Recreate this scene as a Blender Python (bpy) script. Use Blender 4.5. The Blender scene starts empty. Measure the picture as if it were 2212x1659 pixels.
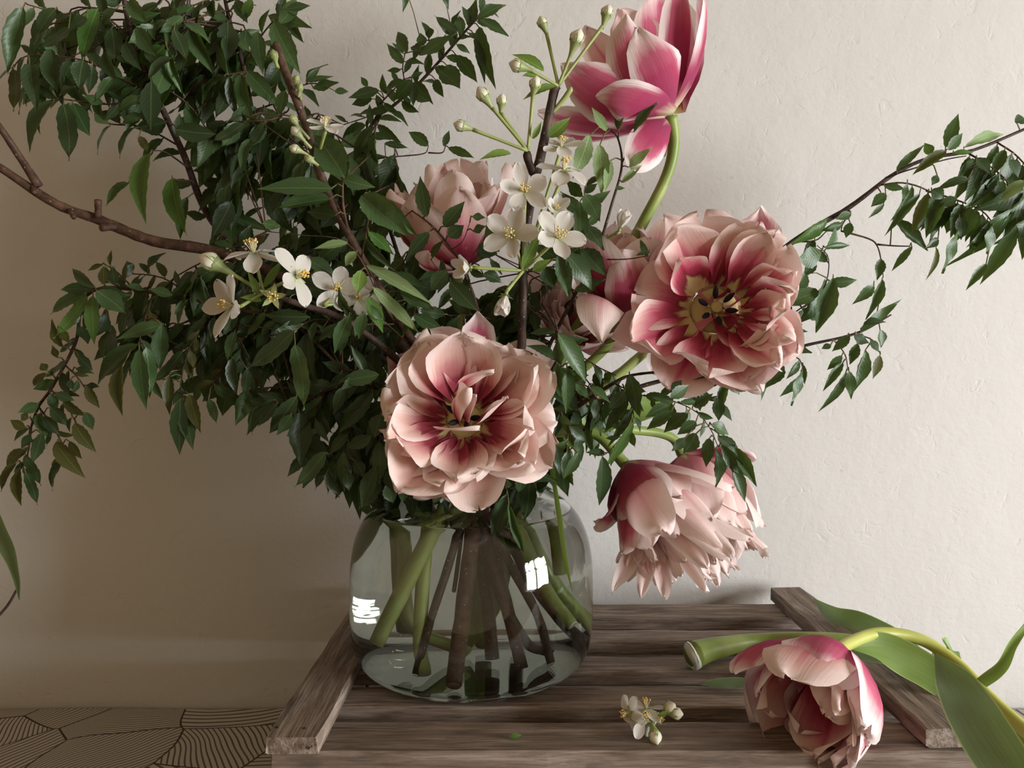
import bpy, math, random
import numpy as np
from mathutils import Vector, Matrix
R = random.Random(7)
D = bpy.data
SC = bpy.context.scene
COL = SC.collection

# ------------------------------------------------------------------ camera, light, exposure
F, CX, CY, H = 1700.0, 1114.0, 775.0, 0.372      # focal length in px of a 2212 px wide frame, vanishing point, eye height above table
cam = D.cameras.new('camera'); cam_o = D.objects.new('camera', cam); COL.objects.link(cam_o)
cam_o.location = (0, 0, H); cam_o.rotation_euler = (math.pi / 2, 0, 0)
cam.sensor_width = 36.0; cam.lens = 36.0 * F / 2212.0
cam.shift_x = -(CX - 1106.0) / 2212.0; cam.shift_y = -(829.5 - CY) / 2212.0
cam.clip_start = 0.01
SC.camera = cam_o

W = D.worlds.new('room_ambient'); SC.world = W; W.use_nodes = True
W.node_tree.nodes['Background'].inputs[0].default_value = (1.0, 0.74, 0.46, 1)
W.node_tree.nodes['Background'].inputs[1].default_value = 0.35

WIN_X, WIN_Y0, WIN_Y1, WIN_Z0, WIN_Z1 = 1.90, -0.88, 0.12, -0.12, 0.86
la = D.lights.new('window_daylight', 'AREA'); la.shape = 'RECTANGLE'
la.size = WIN_Y1 - WIN_Y0; la.size_y = WIN_Z1 - WIN_Z0
la.energy = 112.0; la.color = (0.955, 0.985, 1.0)
lo = D.objects.new('window_daylight', la); COL.objects.link(lo)
lo.location = (WIN_X + 0.06, (WIN_Y0 + WIN_Y1) / 2, (WIN_Z0 + WIN_Z1) / 2)
lo.rotation_euler = Matrix(((0, 0, 1), (1, 0, 0), (0, 1, 0))).to_euler()   # -Z looks along -X, local X along Y

SC.view_settings.view_transform = 'Standard'; SC.view_settings.look = 'None'
SC.view_settings.exposure = 0.0; SC.view_settings.gamma = 1.0; SC.view_settings.use_curve_mapping = False
cy = SC.cycles
cy.max_bounces = 11; cy.transmission_bounces = 10; cy.glossy_bounces = 4; cy.diffuse_bounces = 3
cy.transparent_max_bounces = 12; cy.sample_clamp_indirect = 40.0; cy.caustics_reflective = False; cy.blur_glossy = 0.6
cy.use_denoising = True

# ------------------------------------------------------------------ helpers
def P(px, py, d):
    return Vector(((px - CX) * d / F, d, H - (py - CY) * d / F))

def tag(o, label=None, cat=None, group=None, kind=None):
    if label: o['label'] = label
    if cat: o['category'] = cat
    if group: o['group'] = group
    if kind: o['kind'] = kind
    return o

def empty(name, loc, label, cat, group=None):
    o = D.objects.new(name, None); COL.objects.link(o); o.location = loc
    o.empty_display_size = 0.02
    return tag(o, label, cat, group)

def put(o, parent, world=Matrix.Identity(4)):
    """link o with the world matrix given, under a parent that is only translated (roots) or any parent"""
    if o.name not in COL.objects: COL.objects.link(o)
    if parent is not None:
        o.parent = parent
        o.matrix_basis = WM[parent.name].inverted() @ world
    else:
        o.matrix_basis = world
    WM[o.name] = world.copy()
    return o
WM = {}
def root(name, loc, label, cat, group=None):
    o = empty(name, loc, label, cat, group); WM[o.name] = Matrix.Translation(loc); return o

class MB:
    def __init__(s): s.v, s.f, s.uv, s.m = [], [], [], []
    def add(s, vs, fs, uvs=None, mi=0):
        b = len(s.v); s.v += [tuple(x) for x in vs]; s.f += [tuple(i + b for i in q) for q in fs]
        s.uv += list(uvs) if uvs else [(0, 0)] * len(vs); s.m += [mi] * len(fs)
    def mesh(s, name, mats, smooth=True):
        me = D.meshes.new(name); me.from_pydata(s.v, [], s.f)
        for m in (mats if isinstance(mats, (list, tuple)) else [mats]): me.materials.append(m)
        uvl = me.uv_layers.new(name='uv')
        idx = np.empty(len(me.loops), dtype=np.int32); me.loops.foreach_get('vertex_index', idx)
        uvl.data.foreach_set('uv', np.array(s.uv, dtype=np.float32)[idx].ravel())
        if any(s.m): me.polygons.foreach_set('material_index', s.m)
        me.polygons.foreach_set('use_smooth', [smooth] * len(me.polygons)); me.update()
        return me
    def build(s, name, mats, parent=None, smooth=True):
        return put(D.objects.new(name, s.mesh(name, mats, smooth)), parent)

def catmull(pts, sub=6):
    """pts: tuples of any length (position + radius ...)"""
    A = [np.array(p, float) for p in pts]
    if len(A) < 3: 
        return [A[0] + (A[-1] - A[0]) * k / sub for k in range(sub + 1)]
    A = [2 * A[0] - A[1]] + A + [2 * A[-1] - A[-2]]
    out = []
    for i in range(1, len(A) - 2):
        p0, p1, p2, p3 = A[i - 1], A[i], A[i + 1], A[i + 2]
        for k in range(sub):
            t = k / sub
            out.append(.5 * (2 * p1 + (p2 - p0) * t + (2 * p0 - 5 * p1 + 4 * p2 - p3) * t * t + (3 * p1 - p0 - 3 * p2 + p3) * t ** 3))
    out.append(A[-2]); return out

def tube(mb, pts, rad, n=8, mi=0, cap=True, knob=0.0, seed=0):
    """pts: Vectors; rad: list"""
    rr = random.Random(seed)
    N = len(pts); vs, fs, uvs = [], [], []
    t = (pts[1] - pts[0]).normalized()
    a = t.orthogonal().normalized()
    L = 0
    for i in range(N):
        t = (pts[min(i + 1, N - 1)] - pts[max(i - 1, 0)]).normalized()
        a = (a - t * a.dot(t)).normalized(); b = t.cross(a)
        if i: L += (pts[i] - pts[i - 1]).length
        r = rad[i] * (1 + knob * rr.uniform(-1, 1))
        for k in range(n):
            q = 2 * math.pi * k / n
            vs.append(pts[i] + (a * math.cos(q) + b * math.sin(q)) * r); uvs.append((k / n, L))
    for i in range(N - 1):
        for k in range(n):
            k2 = (k + 1) % n
            fs.append((i * n + k, i * n + k2, (i + 1) * n + k2, (i + 1) * n + k))
    if cap:
        fs.append(tuple(range(n))[::-1]); fs.append(tuple((N - 1) * n + k for k in range(n)))
    mb.add(vs, fs, uvs, mi)

def stube(mb, pts, sub=5, n=8, mi=0, knob=0, seed=0):
    """pts: (Vector, radius)"""
    c = catmull([(p.x, p.y, p.z, r) for p, r in pts], sub)
    tube(mb, [Vector(q[:3]) for q in c], [max(q[3], 2e-4) for q in c], n, mi, True, knob, seed)

def box(mb, x0, x1, y0, y1, z0, z1, bev=0.0, mi=0):
    if bev <= 0:
        vs = [(x, y, z) for x in (x0, x1) for y in (y0, y1) for z in (z0, z1)]
        fs = [(0, 1, 3, 2), (4, 6, 7, 5), (0, 4, 5, 1), (2, 3, 7, 6), (0, 2, 6, 4), (1, 5, 7, 3)]
        mb.add(vs, fs, None, mi); return
    b = bev                                                       # chamfered box: 24 vertices
    vs, idx = [], {}
    for ix, x in enumerate((x0, x1)):
        for iy, y in enumerate((y0, y1)):
            for iz, z in enumerate((z0, z1)):
                sx, sy, sz = (1, -1)[ix], (1, -1)[iy], (1, -1)[iz]
                for ax in range(3):
                    p = [x + sx * b, y + sy * b, z + sz * b]; p[ax] = (x, y, z)[ax]
                    idx[ix, iy, iz, ax] = len(vs); vs.append(p)
    fs = []
    for ax in range(3):
        o1, o2 = [(1, 2), (2, 0), (0, 1)][ax]
        for s in (0, 1):
            q = []
            for (u, v) in ((0, 0), (1, 0), (1, 1), (0, 1)):
                k = [0, 0, 0]; k[ax] = s; k[o1] = u; k[o2] = v; q.append(idx[k[0], k[1], k[2], ax])
            fs.append(tuple(q if s else q[::-1]))
            for t in (0, 1):                                      # edge strips along o1... shared by faces ax and o1
                k0 = [0, 0, 0]; k0[ax] = s; k0[o1] = t
                k1 = list(k0); k1[o2] = 1
                q = (idx[(*k0, ax)], idx[(*k1, ax)], idx[(*k1, o1)], idx[(*k0, o1)])
                fs.append(q if s == t else q[::-1])
    for c in [(i, j, k) for i in (0, 1) for j in (0, 1) for k in (0, 1)]:
        q = tuple(idx[(*c, a)] for a in range(3)); fs.append(q if sum(c) % 2 else q[::-1])
    mb.add(vs, fs, None, mi)

def lathe(mb, prof, n=72, mi=0, flip=False):
    vs, fs = [], []
    for (r, z) in prof:
        for k in range(n):
            q = 2 * math.pi * k / n; vs.append((r * math.cos(q), r * math.sin(q), z))
    for i in range(len(prof) - 1):
        for k in range(n):
            k2 = (k + 1) % n; q = (i * n + k, i * n + k2, (i + 1) * n + k2, (i + 1) * n + k)
            fs.append(q[::-1] if flip else q)
    mb.add(vs, fs, None, mi)

# ------------------------------------------------------------------ materials
class NT:
    def __init__(s, name):
        s.m = D.materials.new(name); s.m.use_nodes = True; s.t = s.m.node_tree
        s.n = s.t.nodes; s.l = s.t.links; s.b = s.n['Principled BSDF']; s.out = s.n['Material Output']
    def node(s, t, **k):
        n = s.n.new(t)
        for a, v in k.items(): setattr(n, a, v)
        return n
    def link(s, a, b): s.l.new(a, b)
    def val(s, sock, v):
        if hasattr(v, 'is_linked') or hasattr(v, 'links'): s.l.new(v, sock)
        else: sock.default_value = v
    def math(s, op, a, b=0.0, c=0.0, clamp=False):
        n = s.node('ShaderNodeMath', operation=op, use_clamp=clamp)
        for i, x in enumerate((a, b, c)): s.val(n.inputs[i], x)
        return n.outputs[0]
    def mix(s, f, a, b, blend='MIX'):
        n = s.node('ShaderNodeMix', data_type='RGBA', blend_type=blend)
        s.val(n.inputs[0], f)
        for i, x in ((6, a), (7, b)):
            s.val(n.inputs[i], x if not isinstance(x, tuple) else (*x, 1)[:4])
        return n.outputs[2]
    def ramp(s, f, stops, interp='LINEAR'):
        n = s.node('ShaderNodeValToRGB'); e = n.color_ramp.elements; n.color_ramp.interpolation = interp
        while len(e) < len(stops): e.new(.5)
        for q, (p, c) in zip(e, stops):
            q.position = p; q.color = (*c, 1) if isinstance(c, tuple) else (c, c, c, 1)
        s.val(n.inputs[0], f); return n.outputs[0]
    def smooth(s, x, a, b):
        n = s.node('ShaderNodeMapRange', interpolation_type='SMOOTHSTEP')
        s.val(n.inputs[0], x); n.inputs[1].default_value = a; n.inputs[2].default_value = b
        return n.outputs[0]
    def noise(s, vec, scale, detail=2.0, rough=.5, dist=0.0):
        n = s.node('ShaderNodeTexNoise'); n.inputs['Scale'].default_value = scale
        n.inputs['Detail'].default_value = detail; n.inputs['Roughness'].default_value = rough; n.inputs['Distortion'].default_value = dist
        if vec is not None: s.link(vec, n.inputs['Vector'])
        return n.outputs[0]
    def mapping(s, vec, scale=(1, 1, 1), loc=(0, 0, 0)):
        n = s.node('ShaderNodeMapping'); s.link(vec, n.inputs[0]); n.inputs['Scale'].default_value = scale
        s.val(n.inputs['Location'], loc); return n.outputs[0]
    def comb(s, x, y, z=0.0):
        n = s.node('ShaderNodeCombineXYZ')
        for i, q in enumerate((x, y, z)): s.val(n.inputs[i], q)
        return n.outputs[0]
    def bump(s, h, strength, dist=.002):
        n = s.node('ShaderNodeBump'); n.inputs['Strength'].default_value = strength; n.inputs['Distance'].default_value = dist
        s.link(h, n.inputs['Height']); s.link(n.outputs[0], s.b.inputs['Normal'])
    def tex(s, which): return s.node('ShaderNodeTexCoord').outputs[which]
    def uvw(s):
        n = s.node('ShaderNodeSeparateXYZ'); s.link(s.tex('UV'), n.inputs[0]); return n.outputs[0], n.outputs[1]
    def rnd(s): return s.node('ShaderNodeObjectInfo').outputs['Random']
    def base(s, c, rough=.5, spec=.5):
        s.val(s.b.inputs['Base Color'], c if not isinstance(c, tuple) else (*c, 1)); s.val(s.b.inputs['Roughness'], rough)
        s.b.inputs['Specular IOR Level'].default_value = spec; return s
    def translucent(s, c, f):
        t = s.node('ShaderNodeBsdfTranslucent'); s.val(t.inputs[0], c if not isinstance(c, tuple) else (*c, 1))
        mx = s.node('ShaderNodeMixShader'); mx.inputs[0].default_value = f
        s.link(s.b.outputs[0], mx.inputs[1]); s.link(t.outputs[0], mx.inputs[2]); s.link(mx.outputs[0], s.out.inputs[0]); return s

def mat_leaf(name, c0, c1, trans=.18, rough=.38, under=None):
    t = NT(name); u, v = t.uvw(); r = t.rnd()
    a = t.math('ABSOLUTE', t.math('SUBTRACT', u, .5))
    col = t.mix(r, c0, c1)
    veins = t.math('SINE', t.math('MULTIPLY', t.math('SUBTRACT', v, t.math('MULTIPLY', a, .55)), 62.0))
    col = t.mix(t.math('MULTIPLY', t.smooth(veins, .75, 1.0), .16), col, tuple(min(1, x * 1.7 + .02) for x in c1))
    rib = t.smooth(a, .035, .012)
    col = t.mix(t.math('MULTIPLY', rib, .6), col, (c1[0] * 1.6 + .04, c1[1] * 1.5 + .05, c1[2] * 1.4 + .02))
    spots = t.noise(t.tex('Object'), 9, 3, .6)
    col = t.mix(t.math('MULTIPLY', t.smooth(spots, .5, .8), .35), col, (c0[0] * .6, c0[1] * .6, c0[2] * .6))
    t.base(col, rough, .36)
    t.bump(t.math('ADD', t.math('MULTIPLY', veins, .3), t.math('MULTIPLY', rib, -2)), .12, .0006)
    t.translucent(t.mix(.5, col, (.25, .42, .03)), trans); return t.m

M = {}
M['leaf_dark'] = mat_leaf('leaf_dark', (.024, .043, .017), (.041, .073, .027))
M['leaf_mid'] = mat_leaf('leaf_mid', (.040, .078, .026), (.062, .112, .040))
M['leaf_bright'] = mat_leaf('leaf_bright', (.055, .125, .025), (.09, .175, .04), .22)  # young green; its lighter tone also stands in for sheen on lit leaves
M['leaf_pale'] = mat_leaf('leaf_pale', (.17, .25, .10), (.25, .34, .15), .25, .55)
M['leaf_olive'] = mat_leaf('leaf_olive', (.045, .048, .012), (.07, .065, .016), .25, .45)  # olive look of backlit, shadowed leaves put into the colour
M['leaf_apple'] = mat_leaf('leaf_apple', (.12, .20, .035), (.19, .29, .06), .3, .5)

def mat_bark(name, c0, c1, dots=True):
    t = NT(name); o = t.tex('Object')
    n1 = t.noise(o, 160, 4, .6); n2 = t.noise(t.mapping(o, (1, 1, 1)), 45, 3)
    col = t.mix(t.smooth(n1, .3, .75), c0, c1)
    col = t.mix(t.smooth(n2, .55, .75), col, (c1[0] * 1.5, c1[1] * 1.5, c1[2] * 1.6))
    if dots:
        v = t.node('ShaderNodeTexVoronoi'); v.inputs['Scale'].default_value = 230; t.link(o, v.inputs['Vector'])
        col = t.mix(t.math('MULTIPLY', t.smooth(v.outputs['Distance'], .16, .10), .5), col, (.45, .38, .30))
    t.base(col, .6, .3); t.bump(n1, .6, .0012); return t.m
M['bark'] = mat_bark('bark', (.028, .017, .013), (.075, .044, .032))
M['bark_warm'] = mat_bark('bark_warm', (.045, .022, .014), (.11, .058, .035))
M['twig'] = mat_bark('twig', (.05, .028, .018), (.12, .062, .036), False)
M['twig_green'] = mat_bark('twig_green', (.10, .09, .03), (.17, .12, .05), False)

def mat_stem(name, c0, c1, trans=.1):
    t = NT(name); n = t.noise(t.mapping(t.tex('Object'), (1, 1, 1)), 28, 3)
    u, v = t.uvw(); s = t.noise(t.comb(t.math('MULTIPLY', u, 30.0), t.math('MULTIPLY', v, 12.0)), 1.0, 2)
    col = t.mix(t.smooth(n, .35, .7), c0, c1); col = t.mix(t.math('MULTIPLY', s, .25), col, tuple(x * .7 for x in c0))
    t.base(col, .42, .4); t.translucent(col, trans); return t.m
M['stem'] = mat_stem('tulip_stem', (.22, .30, .06), (.36, .42, .12))
M['stem_yellow'] = mat_stem('tulip_stem_yellow', (.50, .52, .10), (.62, .62, .18))
M['stem_water'] = mat_stem('tulip_stem_pale', (.34, .40, .11), (.46, .52, .20))
M['pedicel'] = mat_stem('pedicel', (.32, .38, .11), (.42, .46, .18), .15)
M['calyx'] = mat_stem('calyx', (.30, .36, .13), (.42, .45, .22), .15)

def mat_tulip_leaf(name, c0, c1):
    t = NT(name); u, v = t.uvw()
    s = t.noise(t.comb(t.math('MULTIPLY', u, 26.0), t.math('MULTIPLY', v, 1.5)), 1.6, 3)
    col = t.mix(s, c0, c1)
    a = t.math('ABSOLUTE', t.math('SUBTRACT', u, .5))
    col = t.mix(t.math('MULTIPLY', t.smooth(a, .455, .495), .7), col, (.45, .52, .22))
    t.base(col, .42, .45); t.bump(s, .15, .001); t.translucent(t.mix(.5, col, (.3, .45, .06)), .2); return t.m
M['tulip_leaf'] = mat_tulip_leaf('tulip_leaf', (.085, .135, .055), (.19, .27, .125))
M['tulip_leaf_light'] = mat_tulip_leaf('tulip_leaf_light', (.13, .22, .04), (.26, .36, .09))

def mat_petal(name, along, edge, edge_at, streak, stripe, trans=.3, flare=.35):
    """along: colour stops from base to tip; edge: margin colour; stripe: midrib stripe strength"""
    t = NT(name); u, v = t.uvw(); r = t.rnd()
    a = t.math('MULTIPLY', t.math('ABSOLUTE', t.math('SUBTRACT', u, .5)), 2.0)
    off = t.math('MULTIPLY', r, 37.0)
    fan = t.noise(t.comb(t.math('ADD', t.math('MULTIPLY', u, 34.0), off), t.math('MULTIPLY', v, 1.6)), 1.0, 3, .6)
    big = t.noise(t.comb(t.math('ADD', t.math('MULTIPLY', u, 5.0), off), t.math('MULTIPLY', v, 3.0)), 1.0, 2)
    vv = t.math('ADD', v, t.math('MULTIPLY', t.math('SUBTRACT', fan, .5), streak))
    vv = t.math('ADD', vv, t.math('MULTIPLY', t.math('SUBTRACT', big, .5), .22))
    vv = t.math('ADD', vv, t.math('MULTIPLY', t.math('MULTIPLY', a, a), flare))
    vv = t.math('SUBTRACT', vv, t.math('MULTIPLY', t.smooth(a, .16, .0), stripe))
    vv = t.math('ADD', vv, t.math('MULTIPLY', t.math('SUBTRACT', r, .5), .16), clamp=True)
    col = t.ramp(vv, along)
    ee = t.math('ADD', a, t.math('MULTIPLY', t.math('SUBTRACT', fan, .5), .5))
    m = t.math('MAXIMUM', t.math('MULTIPLY', t.smooth(ee, edge_at - .16, edge_at + .16), t.smooth(v, .25, .55)), t.math('MULTIPLY', t.smooth(v, .86, 1.0), .7))
    col = t.mix(m, col, edge)
    t.base(col, .65, .14)
    t.bump(fan, .25, .0008)
    t.translucent(col, trans); return t.m
CREAM, MAROON, ROSE, PEACH, PALE = (.62, .50, .24), (.26, .028, .05), (.62, .17, .22), (.80, .50, .44), (.86, .66, .58)
M['petal_peach'] = mat_petal('petal_peach', [(0, CREAM), (.08, CREAM), (.17, MAROON), (.36, (.36, .06, .085)), (.5, (.64, .25, .26)), (.68, PEACH), (1, (.87, .68, .62))], (.89, .74, .69), .84, .10, .08, .22)
M['petal_rose'] = mat_petal('petal_rose', [(0, CREAM), (.12, CREAM), (.2, MAROON), (.42, (.46, .055, .10)), (.62, (.68, .2, .26)), (.82, (.82, .50, .46)), (1, (.88, .68, .63))], (.88, .70, .65), .82, .16, .12, .25)
M['petal_magenta'] = mat_petal('petal_magenta', [(0, (.66, .60, .38)), (.08, (.6, .35, .3)), (.2, (.33, .05, .115)), (.55, (.44, .055, .125)), (.78, (.60, .15, .23)), (.92, (.85, .60, .60)), (1, (.9, .78, .76))], (.90, .78, .76), .74, .12, .05, .26, .22)
M['petal_pale'] = mat_petal('petal_pale', [(0, (.75, .62, .42)), (.1, (.62, .22, .24)), (.3, (.66, .23, .28)), (.52, (.78, .42, .42)), (.75, (.86, .63, .59)), (1, (.90, .75, .70))], (.90, .74, .70), .86, .14, .12, .30)
M['petal_white'] = mat_petal('petal_white', [(0, (.62, .64, .36)), (.12, (.68, .66, .54)), (.4, (.72, .68, .61)), (1, (.74, .69, .63))], (.80, .76, .71), .8, .1, .0, .35)
t = NT('bud_white'); t.base(t.mix(t.smooth(t.noise(t.tex('Object'), 260, 2), .4, .7), (.80, .76, .60), (.84, .79, .66)), .5, .3); t.translucent((.8, .75, .55), .2); M['bud'] = t.m
t = NT('stamen_yellow'); t.base(t.mix(t.rnd(), (.78, .52, .12), (.72, .55, .22)), .7, .2); M['anther'] = t.m
t = NT('filament'); t.base((.80, .74, .46), .6, .3); M['filament'] = t.m
t = NT('tulip_anther'); t.base((.018, .012, .022), .8, .2); M['tulip_anther'] = t.m
t = NT('pistil'); t.base((.46, .36, .15), .6, .2); M['pistil'] = t.m

t = NT('cut_end'); t.base(t.mix(t.noise(t.tex('Object'), 300, 3), (.62, .66, .52), (.78, .80, .70)), .4, .5); M['cut_end'] = t.m
t = NT('cut_wood'); t.base(t.mix(t.noise(t.tex('Object'), 300, 3), (.30, .17, .08), (.45, .30, .17)), .6, .3); M['cut_wood'] = t.m

# plaster wall
t = NT('plaster'); o = t.tex('Object')
n1 = t.noise(o, 14, 5, .55); n2 = t.noise(o, 120, 3, .55, .4); n3 = t.noise(o, 2.2, 2)
col = t.mix(n3, (.60, .572, .54), (.66, .637, .608)); col = t.mix(t.math('MULTIPLY', t.smooth(n1, .62, .8), .25), col, (.70, .68, .65))
vo = t.node('ShaderNodeTexVoronoi'); vo.inputs['Scale'].default_value = 16; t.link(o, vo.inputs['Vector'])
speck = t.smooth(vo.outputs['Distance'], .045, .02)
col = t.mix(t.math('MULTIPLY', speck, .25), col, (.35, .32, .29))
t.base(col, .85, .2)
pits = t.smooth(t.noise(o, 55, 4, .6, .8), .58, .74)
hh = t.math('ADD', t.math('MULTIPLY', n1, 1.2), t.math('ADD', t.math('MULTIPLY', n2, .22), t.math('MULTIPLY', pits, -.22)))
t.bump(hh, .27, .006); M['plaster'] = t.m

def mat_wood(name, c0, c1, c2):
    t = NT(name); o = t.tex('Object'); r = t.rnd()
    sh = t.comb(t.math('MULTIPLY', r, 9.0), t.math('MULTIPLY', r, 3.0), t.math('MULTIPLY', r, 5.0))
    vm = t.node('ShaderNodeVectorMath', operation='ADD'); t.link(o, vm.inputs[0]); t.link(sh, vm.inputs[1]); o2 = vm.outputs[0]
    g1 = t.noise(t.mapping(o2, (11, 190, 190)), 1.0, 6, .66, .35)
    g2 = t.noise(t.mapping(o2, (34, 620, 620)), 1.0, 4, .65)
    g3 = t.noise(t.mapping(o2, (16, 60, 60)), 1.0, 4, .6)
    col = t.ramp(g1, [(.28, c0), (.5, c1), (.72, c2)])
    col = t.mix(t.math('MULTIPLY', t.smooth(g2, .48, .68), .6), col, tuple(x * .42 for x in c0))
    col = t.mix(t.math('MULTIPLY', t.smooth(g3, .52, .75), .5), col, (c2[0] * 1.1, c2[1] * 1.08, c2[2] * 1.05))
    col = t.mix(t.math('MULTIPLY', t.smooth(g3, .45, .28), .6), col, tuple(x * .55 for x in c0))
    crack = t.smooth(t.noise(t.mapping(o2, (2.2, 95, 95)), 1.0, 2, .5), .655, .69)
    col = t.mix(t.math('MULTIPLY', crack, .8), col, (.012, .008, .006))
    col = t.mix(t.math('MULTIPLY', r, .3), col, tuple(x * .8 for x in c1))
    t.base(col, .72, .3)
    t.bump(t.math('SUBTRACT', t.math('ADD', g1, t.math('MULTIPLY', g2, .5)), crack), .55, .0014); return t.m
M['wood'] = mat_wood('old_wood', (.080, .053, .038), (.23, .17, .13), (.45, .37, .31))
M['wood_warm'] = mat_wood('old_wood_warm', (.10, .060, .038), (.24, .155, .105), (.42, .30, .21))

# printed cloth: fans of thin lines
t = NT('printed_cloth'); o = t.tex('Object')
nz = t.node('ShaderNodeTexNoise'); nz.inputs['Scale'].default_value = 9; nz.inputs['Detail'].default_value = 1; t.link(o, nz.inputs['Vector'])
wv = t.node('ShaderNodeVectorMath', operation='MULTIPLY_ADD'); t.link(nz.outputs['Color'], wv.inputs[0]); wv.inputs[1].default_value = (.035, .035, 0); t.link(o, wv.inputs[2])
v1 = t.node('ShaderNodeTexVoronoi'); v1.inputs['Scale'].default_value = 12.5; v1.voronoi_dimensions = '2D'; t.link(wv.outputs[0], v1.inputs['Vector'])
v2 = t.node('ShaderNodeTexVoronoi', feature='DISTANCE_TO_EDGE'); v2.inputs['Scale'].default_value = 12.5; v2.voronoi_dimensions = '2D'; t.link(wv.outputs[0], v2.inputs['Vector'])
sp = t.node('ShaderNodeSeparateColor'); t.link(v1.outputs['Color'], sp.inputs[0])
so = t.node('ShaderNodeSeparateXYZ'); t.link(wv.outputs[0], so.inputs[0])
ang = t.math('MULTIPLY', sp.outputs[0], 6.283)
q = t.math('ADD', t.math('MULTIPLY', so.outputs[0], t.math('COSINE', ang)), t.math('MULTIPLY', so.outputs[1], t.math('SINE', ang)))
p = t.math('SUBTRACT', t.math('MULTIPLY', so.outputs[1], t.math('COSINE', ang)), t.math('MULTIPLY', so.outputs[0], t.math('SINE', ang)))
q = t.math('ADD', q, t.math('MULTIPLY', t.math('MULTIPLY', p, p), 2.2))
line = t.math('SINE', t.math('MULTIPLY', q, t.math('ADD', 330.0, t.math('MULTIPLY', sp.outputs[1], 420.0))))
ink = t.math('MAXIMUM', t.math('MULTIPLY', t.smooth(line, .35, .75), .85), t.smooth(v2.outputs['Distance'], .016, .007))
t.base(t.mix(ink, (.50, .45, .40), (.05, .036, .03)), .8, .2)
t.bump(t.noise(o, 900, 2), .15, .0005); M['cloth'] = t.m

t = NT('clear_glass'); t.base((.965, .985, .965), .0, .5); t.b.inputs['Transmission Weight'].default_value = 1; t.b.inputs['IOR'].default_value = 1.5; M['glass'] = t.m
t = NT('vase_water'); t.base((.955, .97, .935), .0, .5); t.b.inputs['Transmission Weight'].default_value = 1; t.b.inputs['IOR'].default_value = 1.333
va = t.node('ShaderNodeVolumeAbsorption'); va.inputs[0].default_value = (.62, .70, .50, 1); va.inputs[1].default_value = 1.8
t.link(va.outputs[0], t.out.inputs['Volume']); M['water'] = t.m
t = NT('painted_wood'); t.base(t.mix(t.noise(t.tex('Object'), 30, 3), (.66, .64, .60), (.72, .70, .66)), .5, .4); M['paint'] = t.m
t = NT('floor_boards'); t.base(t.mix(t.noise(t.mapping(t.tex('Object'), (2, 40, 1)), 1.0, 4), (.12, .075, .045), (.22, .14, .085)), .5, .4); M['floor'] = t.m
t = NT('nail_iron'); t.base((.02, .015, .012), .6, .4); M['nail'] = t.m
# ------------------------------------------------------------------ the room
WALL_Y = 0.842
mb = MB(); box(mb, -2.2, WIN_X + .2, WALL_Y, WALL_Y + .12, -.74, 1.9)
tag(mb.build('wall_back', M['plaster'], None, False), 'warm grey rough plaster wall behind the bouquet', None, None, 'structure')
mb = MB()
for (y0, y1, z0, z1) in ((-2.0, WIN_Y0, -.74, 1.9), (WIN_Y1, WALL_Y, -.74, 1.9), (WIN_Y0, WIN_Y1, -.74, WIN_Z0), (WIN_Y0, WIN_Y1, WIN_Z1, 1.9)):
    box(mb, WIN_X, WIN_X + .16, y0, y1, z0, z1)
tag(mb.build('wall_right', M['plaster'], None, False), 'plaster wall beside the bouquet with the window', None, None, 'structure')
mb = MB(); box(mb, -2.2, WIN_X + .2, -2.0, WALL_Y + .12, -.76, -.74)
tag(mb.build('floor', M['floor'], None, False), 'dark wooden floor under the table', None, None, 'structure')
wr = root('window_1', Vector((WIN_X, (WIN_Y0 + WIN_Y1) / 2, WIN_Z0)), 'painted wooden window frame that lets the daylight in', None); wr['kind'] = 'structure'
del wr['label']
def bar(name, y0, y1, z0, z1, x0=.02, x1=.05):
    m = MB(); box(m, WIN_X + x0, WIN_X + x1, y0, y1, z0, z1, .003); return m.build(name, M['paint'], wr, False)
bar('frame_rail', WIN_Y0, WIN_Y1, WIN_Z0, WIN_Z0 + .035); bar('frame_rail', WIN_Y0, WIN_Y1, WIN_Z1 - .035, WIN_Z1)
bar('frame_stile', WIN_Y0, WIN_Y0 + .035, WIN_Z0, WIN_Z1); bar('frame_stile', WIN_Y1 - .035, WIN_Y1, WIN_Z0, WIN_Z1)
bar('mullion', (WIN_Y0 + WIN_Y1) / 2 - .045, (WIN_Y0 + WIN_Y1) / 2 + .045, WIN_Z0, WIN_Z1)
bar('mullion', WIN_Y0, WIN_Y1, .44, .50)
bar('window_sill', WIN_Y0 - .04, WIN_Y1 + .04, WIN_Z0 - .025, WIN_Z0, -.06, .06)

TX0, TX1, TY0, TY1 = -1.0, .95, .22, .838
tb = root('table', Vector((0, .53, -.74)), 'table under the printed cloth', 'table')
m = MB(); box(m, TX0, TX1, TY0, TY1, -.032, -.002, .003); m.build('table_top', M['wood_warm'], tb, False)
for x in (TX0 + .06, TX1 - .06):
    for y in (TY0 + .06, TY1 - .06):
        m = MB(); box(m, x - .03, x + .03, y - .03, y + .03, -.74, -.032, .003); m.build('leg', M['wood_warm'], tb, False)
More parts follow.
